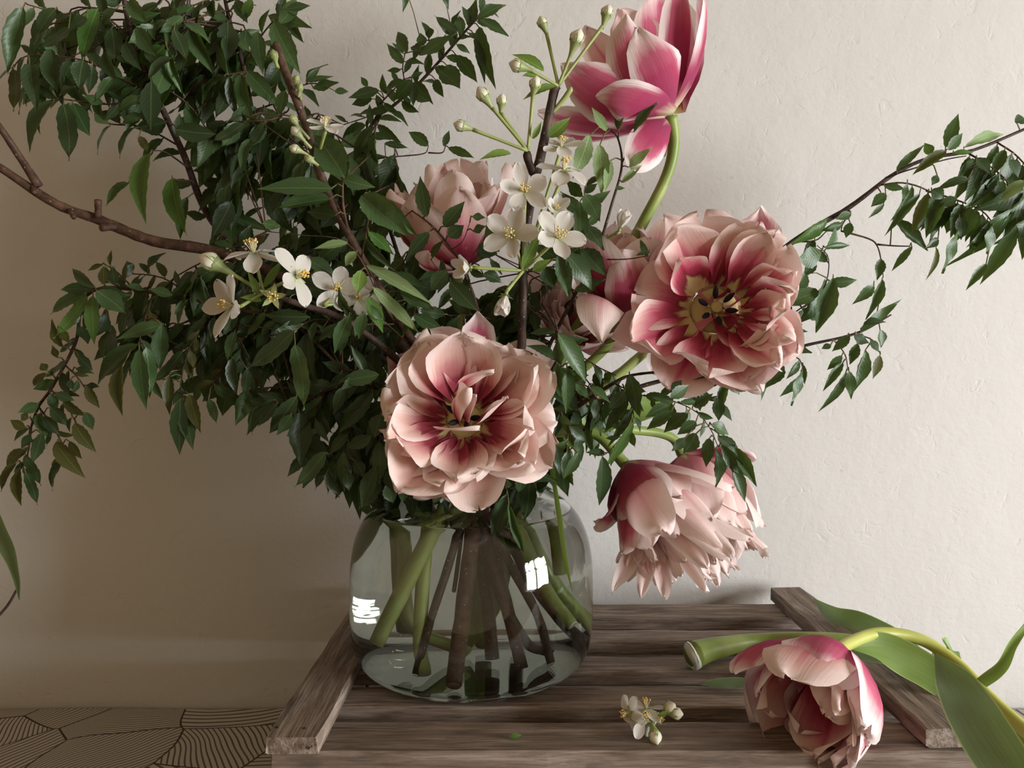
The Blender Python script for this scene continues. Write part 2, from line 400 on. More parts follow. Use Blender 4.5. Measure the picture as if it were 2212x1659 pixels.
# cloth: a thin sheet with soft waves, hanging a little over the front edge
m = MB(); nx, ny = 80, 40; vs, fs, uvs = [], [], []
for j in range(ny + 1):
    for i in range(nx + 1):
        x = TX0 - .01 + (TX1 - TX0 + .02) * i / nx; s = -.16 + (TY1 - TY0 + .158) * j / ny
        z = .0008 * math.sin(x * 23 + s * 9) + .0006 * math.sin(s * 31 - x * 7)
        y = TY0 + s
        if s < 0: y, z = TY0 - .006 + .012 * math.sin(x * 26) * min(1, -s * 9), s
        elif s < .02: z -= (.02 - s) ** 2 * 6
        vs.append((x, y, z)); uvs.append((i / nx, j / ny))
for j in range(ny):
    for i in range(nx):
        a = j * (nx + 1) + i; fs.append((a, a + 1, a + nx + 2, a + nx + 1))
m.add(vs, fs, uvs); tag(m.build('tablecloth', M['cloth']), 'greyish cloth printed with dark fans of thin leaf lines', 'tablecloth')

# ------------------------------------------------------------------ the crate
BT, ST = .1323, .1203                  # top of battens, top of slats
SLT = .0125
def plank(name, parent, x0, x1, y0, y1, z0, z1, along='x', mat='wood', seed=0, jit=.0006):
    rr = random.Random(seed); c = Vector(((x0 + x1) / 2, (y0 + y1) / 2, (z0 + z1) / 2))
    L, w, h = ((x1 - x0), (y1 - y0), (z1 - z0)) if along == 'x' else ((y1 - y0), (x1 - x0), (z1 - z0)) if along == 'y' else ((z1 - z0), (y1 - y0), (x1 - x0))
    n = 18; b = min(w, h) * .1; m = MB(); vs, fs = [], []
    for i in range(n + 1):
        x = -L / 2 + L * i / n; e = .0008 if i in (0, n) else 0
        ring = [(-w / 2 + b, -h / 2), (w / 2 - b, -h / 2), (w / 2, -h / 2 + b), (w / 2, h / 2 - b), (w / 2 - b, h / 2), (-w / 2 + b, h / 2), (-w / 2, h / 2 - b), (-w / 2, -h / 2 + b)]
        for (y, z) in ring:
            vs.append((x + (rr.uniform(-1, 1) * .0012 if i in (0, n) else 0), y * (1 - e / w) + rr.uniform(-jit, jit), z * (1 - e / h) + rr.uniform(-jit, jit) * .6))
    for i in range(n):
        for k in range(8):
            k2 = (k + 1) % 8; fs.append((i * 8 + k, i * 8 + k2, (i + 1) * 8 + k2, (i + 1) * 8 + k)[::-1])
    fs.append(tuple(range(8))); fs.append(tuple(n * 8 + k for k in range(8))[::-1])
    m.add(vs, fs)
    rot = Matrix.Identity(4) if along == 'x' else Matrix.Rotation(math.pi / 2, 4, 'Z') if along == 'y' else Matrix.Rotation(-math.pi / 2, 4, 'Y')
    o = D.objects.new(name, m.mesh(name, M[mat], False)); return put(o, parent, Matrix.Translation(c) @ rot)
cx0, cx1 = P(573, 1590, .5).x, P(2132, 1590, .5).x
cr = root('wooden_crate', Vector(((cx0 + cx1) / 2, .655, .0015)), 'weathered brown slatted wooden crate standing upside down under the vase', 'crate')
for k, (y0, y1) in enumerate(((.504, .546), (.569, .604), (.635, .667), (.702, .731), (.764, .808))):
    plank('slat', cr, cx0 + .002, cx1 - .001, y0, y1, ST - SLT, ST, 'x', 'wood', k)
bw = P(690, 1590, .5).x - cx0
bl = plank('batten', cr, cx0, cx0 + bw, .500, .820, ST, BT, 'y', 'wood', 11)
br_ = plank('batten', cr, cx1 - bw, cx1, .509, .822, ST, BT + .0012, 'y', 'wood', 12)
for k, (z0, z1) in enumerate(((.068, .1072), (.0016, .052))):
    plank('side_board', cr, cx0 + .001, cx1 - .001, .506, .516, z0, z1, 'x', 'wood_warm', 21 + k)
    plank('side_board', cr, cx0 + .001, cx1 - .001, .797, .807, z0, z1, 'x', 'wood', 31 + k)
    plank('end_board', cr, cx0 + .001, cx0 + .011, .518, .795, z0, z1, 'y', 'wood', 41 + k)
    plank('end_board', cr, cx1 - .011, cx1 - .001, .518, .795, z0, z1, 'y', 'wood', 51 + k)
for x in (cx0 + .022, cx1 - .022):
    for y in (.527, .786):
        plank('corner_post', cr, x - .01, x + .01, y - .01, y + .01, .0016, .1072, 'z', 'wood', int(x * 1e4) + int(y * 100))
plank('floor_board', cr, cx0 + .012, cx1 - .012, .52, .79, .018, .024, 'x', 'wood', 77)
def nail(p, nrm):
    m = MB(); n = 8; a = nrm.orthogonal().normalized(); b = nrm.cross(a)
    m.add([p + nrm * .0003] + [p + (a * math.cos(q) + b * math.sin(q)) * .0012 - nrm * .0002 for q in [2 * math.pi * k / n for k in range(n)]], [(0, 1 + k, 1 + (k + 1) % n) for k in range(n)])
    m.build('nail_head', M['nail'], cr)
for px, py in ((598, 1572), (657, 1574), (2040, 1560), (2090, 1563)): nail(P(px, py, (H - BT) * F / (py - CY)) + Vector((0, 0, .0006)), Vector((0, 0, 1)))
for px, py in ((693, 1648), (1376, 1645), (1908, 1643), (2110, 1652)): nail(P(px, py, .5055), Vector((0, -1, 0)))

# ------------------------------------------------------------------ the vase and its water
VC = Vector((P(1020, 1400, .655).x, .655, ST + .0006))
prof = [(.0, .0), (.060, .0), (.080, .0006), (.0885, .004), (.0945, .011), (.0985, .024), (.1, .042), (.1002, .068), (.0992, .088), (.0958, .105), (.0885, .121), (.0775, .1335), (.0655, .1425), (.0555, .149), (.0495, .1555), (.0475, .162), (.0478, .168), (.0505, .1725), (.053, .1745)]
def smooth_prof(p):
    return [(max(q[0], 0), q[1]) for q in catmull(p, 4)]
outer = smooth_prof(prof)
th = .0024
inner = smooth_prof([(.0, .0055), (.055, .0055), (.078, .0062), (.0865, .0095), (.092, .016), (.0958, .027), (.0976, .042), (.0978, .068), (.0968, .0875), (.0934, .104), (.0862, .1193), (.0755, .1315), (.0638, .1403), (.0537, .147), (.0475, .1545), (.0453, .162), (.0456, .1685), (.048, .1737), (.0505, .1762)])
m = MB(); prof_all = outer + [(.0532, .1765)] + inner[::-1]
prof_all = [(max(r, .00005), z) for r, z in prof_all]
lathe(m, prof_all, 96)
vz = D.objects.new('glass_vase', m.mesh('glass_vase', M['glass'])); put(vz, None, Matrix.Translation(VC))
tag(vz, 'clear round glass vase half full of stems on the crate', 'vase')
WL = .1265
wp = [(max(r + .0005, .00005), z - .0003 if z < .01 else z) for r, z in inner if z < WL]
r_top = wp[-1][0] - (WL - wp[-1][1]) * .75
m = MB(); pr = wp + [(r_top, WL + .0006), (r_top - .003, WL), (.04, WL - .0002), (.00005, WL - .0002)]
lathe(m, pr, 96)
wo = D.objects.new('vase_water', m.mesh('vase_water', M['water'])); put(wo, None, Matrix.Translation(VC))
tag(wo, 'clear faintly green water filling the glass vase to its shoulder', 'water')

def V(px, py, dd):
    """a point inside the vase from where it shows through glass and water"""
    p = P(1020 + (px - 1020) * .76, py, .655 + dd)
    p.z = max(p.z, ST + .0105)
    q = Vector((p.x - VC.x, p.y - VC.y)); lim = .080 if p.z > ST + .02 else .070
    if p.z > ST + .105: lim = .062
    if p.z > ST + .13: lim = .038
    if q.length > lim: q = q * lim / q.length
    return Vector((VC.x + q.x, VC.y + q.y, p.z))
def NECK(ax, ay): return [Vector((VC.x + ax * .030, VC.y + ay * .030, ST + .148)), Vector((VC.x + ax * .034, VC.y + ay * .034, ST + .180))]
# ------------------------------------------------------------------ leaves
LEAF = {}
def leaf_mesh(kind, mat):
    key = (kind, mat)
    if key in LEAF: return LEAF[key]
    fold, curl, wave, tipw, side = [(.10, -.10, .0, .95, 0), (.22, -.22, .0, .9, .05), (.05, .14, .03, 1.0, -.06), (.30, -.05, .02, .85, .03), (.16, -.35, .02, .95, -.04)][kind]
    n = 12; m = MB(); vs, fs, uvs = [], [], []
    for i in range(n + 1):
        y = i / n; w = .5 * (math.sin(math.pi * y ** .82) ** tipw) * (1.0 if y < .55 else 1 - .30 * (y - .55) / .45)
        w = max(w, .006)
        z = curl * (y * y - .3 * y); sx = side * math.sin(math.pi * y)
        tooth = 1 + (.055 if i % 2 else -.045) * (0 < i < n)
        dz = wave * math.sin(y * 11)
        for k, s in enumerate((-1, 0, 1)):
            vs.append((sx + s * w * tooth * (1 - fold * .3), y - (.012 if s and i % 2 else 0), z + fold * abs(s) * w + dz * s)); uvs.append((.5 + .5 * s * (w / .5), y))
    for i in range(n):
        for k in (0, 1):
            a = i * 3 + k; fs.append((a, a + 1, a + 4, a + 3))
    m.add(vs, fs, uvs); LEAF[key] = m.mesh('leaf', M[mat]); return LEAF[key]

def put_leaf(parent, B, T, w, mat, roll=None, rr=R, kind=None, face=None):
    """B base, T tip (world), w width (world)"""
    Y = T - B; L = Y.length; Y = Y / L
    view = Vector((0, -1, .12)).normalized() if face is None else face
    N = view - Y * view.dot(Y)
    if N.length < .15: N = Vector((.3, 0, 1)) - Y * Vector((.3, 0, 1)).dot(Y)
    N.normalize()
    roll = rr.uniform(-.75, .75) if roll is None else roll
    N = Matrix.Rotation(roll, 3, Y) @ N
    X = Y.cross(N).normalized()
    kind = rr.randrange(5) if kind is None else kind
    o = D.objects.new('leaf', leaf_mesh(kind, mat))
    wx = w / max(.7, math.cos(roll))
    Mx = Matrix((( X.x * wx, Y.x * L, N.x * L, B.x), (X.y * wx, Y.y * L, N.y * L, B.y), (X.z * wx, Y.z * L, N.z * L, B.z), (0, 0, 0, 1)))
    return put(o, parent, Mx)

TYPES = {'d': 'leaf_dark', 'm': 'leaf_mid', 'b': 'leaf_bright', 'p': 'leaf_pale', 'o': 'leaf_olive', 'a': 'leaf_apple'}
# every leaf that can be told apart: base x, y, tip x, y, width (px of the photograph), green, lit and backlit looks included
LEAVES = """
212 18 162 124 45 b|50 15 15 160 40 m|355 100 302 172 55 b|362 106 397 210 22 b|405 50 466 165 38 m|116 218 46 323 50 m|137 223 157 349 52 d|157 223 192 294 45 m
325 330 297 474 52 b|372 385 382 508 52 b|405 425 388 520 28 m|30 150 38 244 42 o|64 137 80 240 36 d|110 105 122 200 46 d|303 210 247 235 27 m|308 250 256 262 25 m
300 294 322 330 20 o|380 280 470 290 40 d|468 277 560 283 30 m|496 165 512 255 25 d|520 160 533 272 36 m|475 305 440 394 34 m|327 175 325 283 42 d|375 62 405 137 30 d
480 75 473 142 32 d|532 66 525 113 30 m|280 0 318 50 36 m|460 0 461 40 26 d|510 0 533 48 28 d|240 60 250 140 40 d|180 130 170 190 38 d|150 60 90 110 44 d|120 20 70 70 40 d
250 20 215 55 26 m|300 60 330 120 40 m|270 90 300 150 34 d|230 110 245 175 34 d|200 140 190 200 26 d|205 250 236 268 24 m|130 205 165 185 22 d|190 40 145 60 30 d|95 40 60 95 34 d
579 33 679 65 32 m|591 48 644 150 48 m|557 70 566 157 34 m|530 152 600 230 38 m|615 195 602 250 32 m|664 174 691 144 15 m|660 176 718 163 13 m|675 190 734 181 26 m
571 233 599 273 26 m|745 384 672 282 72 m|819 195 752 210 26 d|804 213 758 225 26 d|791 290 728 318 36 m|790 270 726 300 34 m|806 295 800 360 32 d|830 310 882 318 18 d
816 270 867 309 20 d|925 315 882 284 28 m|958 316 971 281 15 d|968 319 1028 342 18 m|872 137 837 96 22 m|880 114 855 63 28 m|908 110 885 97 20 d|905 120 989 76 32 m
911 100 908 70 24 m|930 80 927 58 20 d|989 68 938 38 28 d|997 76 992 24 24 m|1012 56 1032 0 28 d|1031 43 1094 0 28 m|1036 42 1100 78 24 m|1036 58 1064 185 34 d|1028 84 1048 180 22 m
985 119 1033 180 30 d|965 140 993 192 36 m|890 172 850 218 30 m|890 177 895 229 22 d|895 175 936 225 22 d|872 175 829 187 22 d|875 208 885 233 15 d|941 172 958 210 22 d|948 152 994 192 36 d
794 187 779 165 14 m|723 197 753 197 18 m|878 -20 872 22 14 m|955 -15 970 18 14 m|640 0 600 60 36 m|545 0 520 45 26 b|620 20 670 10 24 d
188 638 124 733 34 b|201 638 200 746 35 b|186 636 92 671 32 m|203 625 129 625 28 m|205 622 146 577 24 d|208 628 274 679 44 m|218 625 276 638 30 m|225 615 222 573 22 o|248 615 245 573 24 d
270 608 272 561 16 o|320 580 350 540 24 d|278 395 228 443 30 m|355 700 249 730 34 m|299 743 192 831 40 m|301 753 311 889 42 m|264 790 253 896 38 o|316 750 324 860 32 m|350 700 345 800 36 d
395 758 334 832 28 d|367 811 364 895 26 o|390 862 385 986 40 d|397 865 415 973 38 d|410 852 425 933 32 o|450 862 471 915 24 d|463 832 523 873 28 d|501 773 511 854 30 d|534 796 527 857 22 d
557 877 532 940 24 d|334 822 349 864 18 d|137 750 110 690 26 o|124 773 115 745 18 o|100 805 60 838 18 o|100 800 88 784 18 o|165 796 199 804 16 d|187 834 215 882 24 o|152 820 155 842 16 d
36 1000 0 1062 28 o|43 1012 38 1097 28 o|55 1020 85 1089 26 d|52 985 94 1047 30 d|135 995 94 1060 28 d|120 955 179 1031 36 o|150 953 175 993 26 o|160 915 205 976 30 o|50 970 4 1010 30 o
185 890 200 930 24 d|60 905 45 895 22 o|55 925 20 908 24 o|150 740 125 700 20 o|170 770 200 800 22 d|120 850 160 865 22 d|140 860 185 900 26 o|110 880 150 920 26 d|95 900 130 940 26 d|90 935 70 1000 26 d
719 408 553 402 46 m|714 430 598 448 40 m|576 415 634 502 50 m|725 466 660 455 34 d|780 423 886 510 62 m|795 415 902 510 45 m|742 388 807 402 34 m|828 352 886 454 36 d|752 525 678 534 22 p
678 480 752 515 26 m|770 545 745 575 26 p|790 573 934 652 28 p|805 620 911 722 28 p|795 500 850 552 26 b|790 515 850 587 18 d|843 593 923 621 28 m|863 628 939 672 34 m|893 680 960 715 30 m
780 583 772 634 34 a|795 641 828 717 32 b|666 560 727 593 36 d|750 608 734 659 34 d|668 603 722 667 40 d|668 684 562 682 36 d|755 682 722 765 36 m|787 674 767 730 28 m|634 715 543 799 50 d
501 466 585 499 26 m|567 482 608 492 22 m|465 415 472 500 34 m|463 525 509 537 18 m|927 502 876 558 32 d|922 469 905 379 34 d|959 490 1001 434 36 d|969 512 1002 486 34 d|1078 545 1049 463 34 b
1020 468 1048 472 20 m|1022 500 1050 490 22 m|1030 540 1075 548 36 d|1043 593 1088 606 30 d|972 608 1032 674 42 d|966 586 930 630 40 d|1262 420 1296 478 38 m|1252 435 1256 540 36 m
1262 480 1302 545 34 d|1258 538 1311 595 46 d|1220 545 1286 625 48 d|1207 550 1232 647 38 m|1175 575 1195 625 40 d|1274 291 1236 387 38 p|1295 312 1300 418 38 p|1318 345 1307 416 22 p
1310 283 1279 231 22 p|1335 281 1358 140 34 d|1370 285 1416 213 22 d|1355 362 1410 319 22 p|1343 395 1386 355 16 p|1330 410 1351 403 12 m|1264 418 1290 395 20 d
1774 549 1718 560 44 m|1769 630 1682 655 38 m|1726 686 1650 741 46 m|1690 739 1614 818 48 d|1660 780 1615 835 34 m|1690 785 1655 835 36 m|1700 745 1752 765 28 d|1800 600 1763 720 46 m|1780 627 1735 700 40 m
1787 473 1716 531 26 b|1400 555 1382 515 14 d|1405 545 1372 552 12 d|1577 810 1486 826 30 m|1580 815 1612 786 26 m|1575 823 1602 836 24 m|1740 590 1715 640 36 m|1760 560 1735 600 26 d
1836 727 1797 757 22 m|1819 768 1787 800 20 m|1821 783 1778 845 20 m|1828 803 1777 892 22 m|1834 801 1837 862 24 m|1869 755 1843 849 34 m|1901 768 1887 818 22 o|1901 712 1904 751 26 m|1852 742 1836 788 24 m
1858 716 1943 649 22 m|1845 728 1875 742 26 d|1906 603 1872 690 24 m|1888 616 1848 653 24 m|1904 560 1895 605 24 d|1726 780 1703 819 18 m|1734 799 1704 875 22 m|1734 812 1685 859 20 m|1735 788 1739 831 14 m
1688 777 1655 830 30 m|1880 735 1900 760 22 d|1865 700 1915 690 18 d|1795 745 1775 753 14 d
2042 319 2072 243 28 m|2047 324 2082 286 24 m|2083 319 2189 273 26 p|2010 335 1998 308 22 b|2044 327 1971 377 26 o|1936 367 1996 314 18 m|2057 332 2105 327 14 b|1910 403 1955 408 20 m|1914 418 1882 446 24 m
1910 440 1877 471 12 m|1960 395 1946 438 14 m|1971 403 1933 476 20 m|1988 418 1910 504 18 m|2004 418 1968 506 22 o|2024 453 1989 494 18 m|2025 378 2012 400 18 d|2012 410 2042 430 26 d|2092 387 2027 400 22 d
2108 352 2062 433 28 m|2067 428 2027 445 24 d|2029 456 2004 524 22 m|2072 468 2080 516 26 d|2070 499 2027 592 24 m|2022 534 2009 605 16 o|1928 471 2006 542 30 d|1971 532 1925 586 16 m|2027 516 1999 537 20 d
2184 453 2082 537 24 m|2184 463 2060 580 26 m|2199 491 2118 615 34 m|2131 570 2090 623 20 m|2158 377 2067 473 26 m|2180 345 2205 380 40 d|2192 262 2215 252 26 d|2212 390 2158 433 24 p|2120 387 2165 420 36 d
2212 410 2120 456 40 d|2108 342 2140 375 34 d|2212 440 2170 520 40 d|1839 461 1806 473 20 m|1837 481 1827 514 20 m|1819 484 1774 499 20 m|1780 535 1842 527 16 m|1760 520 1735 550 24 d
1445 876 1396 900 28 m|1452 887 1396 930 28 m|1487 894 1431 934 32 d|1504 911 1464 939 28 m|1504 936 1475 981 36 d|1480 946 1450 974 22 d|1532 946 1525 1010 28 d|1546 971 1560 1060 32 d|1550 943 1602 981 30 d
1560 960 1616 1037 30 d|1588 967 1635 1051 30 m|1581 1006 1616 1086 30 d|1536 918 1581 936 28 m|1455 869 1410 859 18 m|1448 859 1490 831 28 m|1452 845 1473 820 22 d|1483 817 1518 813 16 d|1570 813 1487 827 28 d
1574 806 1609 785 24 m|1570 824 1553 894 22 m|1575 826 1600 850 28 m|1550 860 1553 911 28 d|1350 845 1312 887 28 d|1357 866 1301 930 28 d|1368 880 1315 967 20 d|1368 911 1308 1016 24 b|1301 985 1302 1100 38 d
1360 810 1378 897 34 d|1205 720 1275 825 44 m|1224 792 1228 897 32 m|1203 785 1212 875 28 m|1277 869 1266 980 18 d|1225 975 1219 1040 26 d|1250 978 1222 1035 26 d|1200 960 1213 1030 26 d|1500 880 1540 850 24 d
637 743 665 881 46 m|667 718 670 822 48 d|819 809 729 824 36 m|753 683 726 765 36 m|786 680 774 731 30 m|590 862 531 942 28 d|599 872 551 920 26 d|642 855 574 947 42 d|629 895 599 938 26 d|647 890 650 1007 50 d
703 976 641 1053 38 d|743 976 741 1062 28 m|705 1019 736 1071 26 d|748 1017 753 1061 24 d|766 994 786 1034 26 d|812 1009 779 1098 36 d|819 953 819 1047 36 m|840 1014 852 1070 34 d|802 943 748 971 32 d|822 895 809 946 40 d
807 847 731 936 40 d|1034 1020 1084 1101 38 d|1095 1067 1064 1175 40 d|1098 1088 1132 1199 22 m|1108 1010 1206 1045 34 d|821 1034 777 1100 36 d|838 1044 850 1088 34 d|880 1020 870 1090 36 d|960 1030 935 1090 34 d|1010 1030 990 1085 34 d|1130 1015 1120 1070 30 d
"""
BR = {}
def branch(key, label, main, twigs, vase, ax, gen=None, cat='branch', name='leafy_branch', bark='bark', group='leafy branches in the glass vase', r0=2.2, main_gen=None):
    """main: list of (px, py, depth, radius px) from the neck out; twigs: lists of (px, py, depth); vase: list of V() points from the cut end up"""
    BR[key] = dict(label=label, main=main, twigs=twigs, vase=vase, ax=ax, gen=gen, cat=cat, name=name, bark=bark, group=group, r0=r0, main_gen=main_gen, leaves=[])

branch('left', 'long leafy branch drooping low at the far left of the bouquet',
       [(860, 800, .63, 7), (740, 740, .62, 6), (600, 690, .62, 5), (380, 640, .63, 4.5), (200, 628, .62, 4), (165, 735, .63, 3.6), (142, 784, .64, 3.4), (109, 842, .64, 3.2), (84, 877, .65, 3), (68, 920, .65, 2.4), (61, 951, .65, 1.8)],
       [[(480, 665, .63), (420, 730, .62), (395, 800, .62), (390, 862, .62)], [(330, 640, .63), (310, 700, .61), (299, 745, .6)], [(300, 635, .63), (255, 590, .64), (225, 570, .64)], [(420, 645, .63), (350, 600, .65), (270, 590, .66)],
        [(142, 790, .64), (165, 812, .64), (185, 840, .64)], [(109, 842, .64), (140, 870, .64), (165, 915, .64)], [(84, 880, .65), (110, 915, .65), (135, 960, .65), (138, 990, .65)], [(68, 925, .65), (60, 980, .65), (45, 1010, .65)], [(560, 690, .62), (500, 770, .63), (460, 830, .63)]],
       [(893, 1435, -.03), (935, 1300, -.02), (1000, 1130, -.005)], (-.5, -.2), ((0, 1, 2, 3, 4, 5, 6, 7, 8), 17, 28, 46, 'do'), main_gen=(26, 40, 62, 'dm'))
branch('low', 'dark leafy branch hanging low over the left shoulder of the vase',
       [(900, 900, .60, 6), (830, 850, .59, 5), (760, 830, .59, 4), (690, 850, .59, 3), (640, 880, .6, 2)],
       [[(800, 840, .59), (760, 920, .59), (740, 985, .59), (720, 1010, .59)], [(840, 860, .59), (820, 940, .585), (830, 1010, .58)], [(700, 850, .59), (640, 860, .6), (590, 880, .61)], [(870, 880, .6), (790, 810, .58), (740, 800, .58)],
        [(700, 850, .59), (670, 930, .59), (660, 980, .59)], [(905, 930, .61), (880, 990, .60), (870, 1040, .595)], [(930, 930, .61), (950, 1010, .60), (945, 1050, .595)]],
       [(985, 1260, .03), (995, 1200, .02), (1005, 1120, 0)], (-.3, -.6), ((0, 1, 2, 3, 4, 5, 6), 16, 44, 70, 'd'), main_gen=(18, 45, 75, 'd'))
branch('top_left', 'tall dark leafy branch with the thick straight stem towards the top left corner',
       [(800, 700, .68, 8), (600, 600, .69, 8), (460, 480, .68, 7.5), (395, 330, .67, 7), (330, 190, .66, 6), (285, 80, .66, 5), (262, -30, .66, 5)],
       [[(395, 320, .67), (310, 275, .66), (240, 268, .66), (205, 250, .66)], [(330, 200, .66), (250, 165, .65), (180, 130, .64), (60, 120, .63), (20, 160, .63)], [(340, 215, .66), (230, 225, .65), (140, 215, .64), (90, 220, .64)],
        [(410, 365, .67), (360, 330, .65), (330, 325, .64)], [(285, 80, .66), (200, 20, .65), (140, 30, .64), (60, 10, .63)], [(420, 390, .67), (390, 390, .65), (372, 385, .64)], [(300, 110, .66), (350, 80, .66), (400, 45, .66)], [(540, 540, .69), (480, 350, .7), (420, 240, .69), (355, 187, .67)]],
       [(1170, 1440, .02), (1120, 1350, .015), (1045, 1180, 0)], (.3, .3), ((0, 1, 2, 4, 6, 7), 26, 38, 74, 'dmm'), main_gen=(38, 40, 70, 'dm'))
branch('top_mid', 'upright leafy branch leaving the frame above, right of the thick straight stem',
       [(860, 720, .7, 7), (720, 560, .71, 7), (600, 400, .72, 6.5), (555, 285, .72, 6), (525, 140, .71, 5), (500, 60, .71, 4.5), (480, -30, .71, 4)],
       [[(525, 140, .71), (570, 70, .7), (600, 40, .69), (640, 25, .69)], [(545, 240, .72), (600, 220, .7), (640, 190, .7), (670, 180, .7)], [(500, 70, .71), (420, 50, .7), (350, 40, .7)], [(560, 300, .72), (500, 280, .7), (440, 300, .69)], [(570, 330, .72), (520, 380, .7), (470, 410, .69)], [(590, 380, .72), (640, 320, .71), (680, 260, .71)]],
       [(1205, 1415, -.03), (1160, 1300, -.02), (1060, 1150, -.01)], (.2, .6), ((0, 1, 2, 3, 4, 5), 22, 36, 66, 'dm'), main_gen=(34, 40, 66, 'dm'))
branch('big_leaf', 'leafy branch with the largest broad leaves left of the upright pink flower',
       [(900, 760, .63, 5), (830, 660, .61, 4.5), (800, 590, .6, 4), (760, 520, .6, 3.4), (742, 450, .59, 3), (740, 392, .59, 2.5)],
       [[(830, 690, .61), (800, 600, .58), (745, 522, .57), (650, 508, .57), (575, 500, .58)], [(850, 700, .6), (760, 700, .58), (680, 690, .58), (634, 716, .57)], [(780, 560, .6), (795, 480, .58), (800, 420, .57)], [(880, 740, .6), (820, 690, .58), (755, 680, .575)], [(800, 590, .6), (740, 600, .6), (680, 590, .61)]],
       [(1010, 1240, .04), (1012, 1180, .03), (1015, 1120, .01)], (-.1, .1), ((1, 3, 4), 30, 40, 66, 'dm'), bark='twig', r0=1.8)
branch('up_mid', 'slender leafy branch reaching up to the right between foliage and blossom twigs',
       [(930, 760, .72, 5), (850, 520, .74, 4.5), (790, 330, .75, 4), (810, 260, .75, 3.8), (850, 228, .75, 3.5), (900, 185, .75, 3.2), (960, 120, .75, 3), (1010, 62, .75, 2.6), (1060, 10, .75, 2)],
       [[(850, 228, .75), (800, 250, .75), (740, 270, .74)], [(880, 200, .75), (870, 150, .74), (875, 115, .74)], [(820, 225, .75), (870, 175, .74), (890, 168, .74)], [(960, 120, .75), (930, 90, .74), (908, 85, .74)], [(790, 345, .75), (860, 338, .74), (915, 332, .74), (925, 318, .74)], [(925, 330, .74), (955, 330, .74), (962, 316, .74)], [(980, 95, .75), (985, 75, .74), (975, 60, .74)]],
       [(1060, 1250, .05), (1050, 1200, .03), (1035, 1130, .01)], (.0, .8), ((0, 1, 2, 3, 6), 15, 26, 48, 'dm'), main_gen=(17, 28, 52, 'dm'), r0=1.8)
branch('pink_front', 'thin reddish leafy twig crossing in front of the upright pink flower',
       [(1040, 720, .62, 3.4), (1000, 580, .6, 3), (970, 530, .59, 2.6), (930, 485, .59, 2.2), (890, 455, .59, 1.8)],
       [[(1000, 585, .6), (1040, 560, .6), (1070, 550, .6)], [(975, 540, .59), (1000, 520, .59), (1015, 480, .59)], [(1020, 640, .61), (960, 600, .61), (930, 560, .61)], [(1030, 680, .62), (960, 680, .62), (900, 660, .62)]],
       [(1030, 1230, .03), (1030, 1180, .02), (1028, 1120, 0)], (.1, -.2), ((0, 2, 3), 24, 40, 64, 'd'), bark='twig', r0=1.4)
branch('centre_right', 'leafy sprig with pale leaf undersides standing below the topmost tulip',
       [(1120, 900, .64, 5), (1190, 740, .63, 4.4), (1240, 640, .62, 4), (1290, 540, .61, 3.6), (1322, 440, .61, 3.2), (1343, 360, .61, 2.6), (1335, 300, .61, 2), (1312, 275, .61, 1.6)],
       [[(1240, 640, .62), (1215, 560, .6), (1225, 530, .6)], [(1270, 580, .61), (1262, 500, .6), (1262, 420, .6), (1265, 400, .6)], [(1335, 300, .61), (1337, 285, .61)], [(1345, 350, .61), (1365, 300, .61), (1372, 280, .61)], [(1280, 560, .61), (1350, 560, .585), (1402, 552, .555)]],
       [(1080, 1250, .03), (1065, 1190, .02), (1045, 1120, 0)], (.6, .1), ((0, 1), 22, 44, 74, 'dm'), r0=1.8)
branch('centre_low', 'leafy branch hanging between the front tulip and the nodding tulips',
       [(1130, 900, .6, 5), (1180, 820, .58, 4), (1210, 760, .57, 3), (1205, 715, .57, 2)],
       [[(1180, 820, .58), (1215, 790, .565), (1225, 785, .565)], [(1150, 870, .6), (1220, 900, .58), (1225, 975, .57)], [(1180, 820, .58), (1260, 830, .58), (1290, 860, .58)], [(1100, 960, .60), (1080, 1010, .595), (1095, 1060, .59)], [(1120, 940, .60), (1150, 990, .595), (1130, 1015, .59)], [(1060, 980, .61), (1030, 1010, .60), (1020, 1030, .595)]],
       [(1045, 1250, .0), (1040, 1190, .0), (1030, 1120, 0)], (.3, -.7), ((0, 1, 2), 24, 44, 70, 'dm'), main_gen=(26, 50, 70, 'd'))
branch('right', 'long arching leafy branch running out of the frame at the right',
       [(1180, 900, .67, 8), (1319, 815, .68, 7.5), (1500, 690, .69, 7), (1713, 522, .69, 6), (1834, 448, .69, 5.4), (1930, 377, .69, 4.6), (2006, 342, .69, 4), (2103, 324, .69, 3.6), (2230, 272, .69, 3)],
       [[(1912, 385, .69), (1960, 368, .68), (2042, 345, .68), (2087, 337, .68)], [(1817, 499, .68), (1877, 516, .68), (1895, 532, .68), (1903, 562, .68), (1908, 600, .68)], [(1895, 528, .68), (1930, 531, .68), (1965, 532, .68)], [(1790, 475, .69), (1835, 455, .68), (1820, 485, .68), (1817, 500, .68)],
        [(1900, 400, .69), (1950, 395, .68), (2000, 410, .68), (2030, 440, .68), (2025, 530, .68)], [(2000, 412, .68), (2060, 430, .67), (2120, 455, .67), (2150, 490, .67)], [(2090, 330, .69), (2140, 360, .68), (2180, 400, .68), (2190, 460, .68)], [(2150, 305, .69), (2200, 340, .68), (2240, 400, .68), (2230, 480, .68)], [(2065, 440, .67), (2072, 468, .67), (2070, 500, .67)], [(1713, 522, .69), (1760, 520, .68), (1785, 500, .68)]],
       [(1230, 1380, .03), (1170, 1290, .02), (1080, 1140, .0)], (.8, .3), ((5, 6, 7), 15, 50, 95, 'dm', (-.7, .75)), main_gen=None)
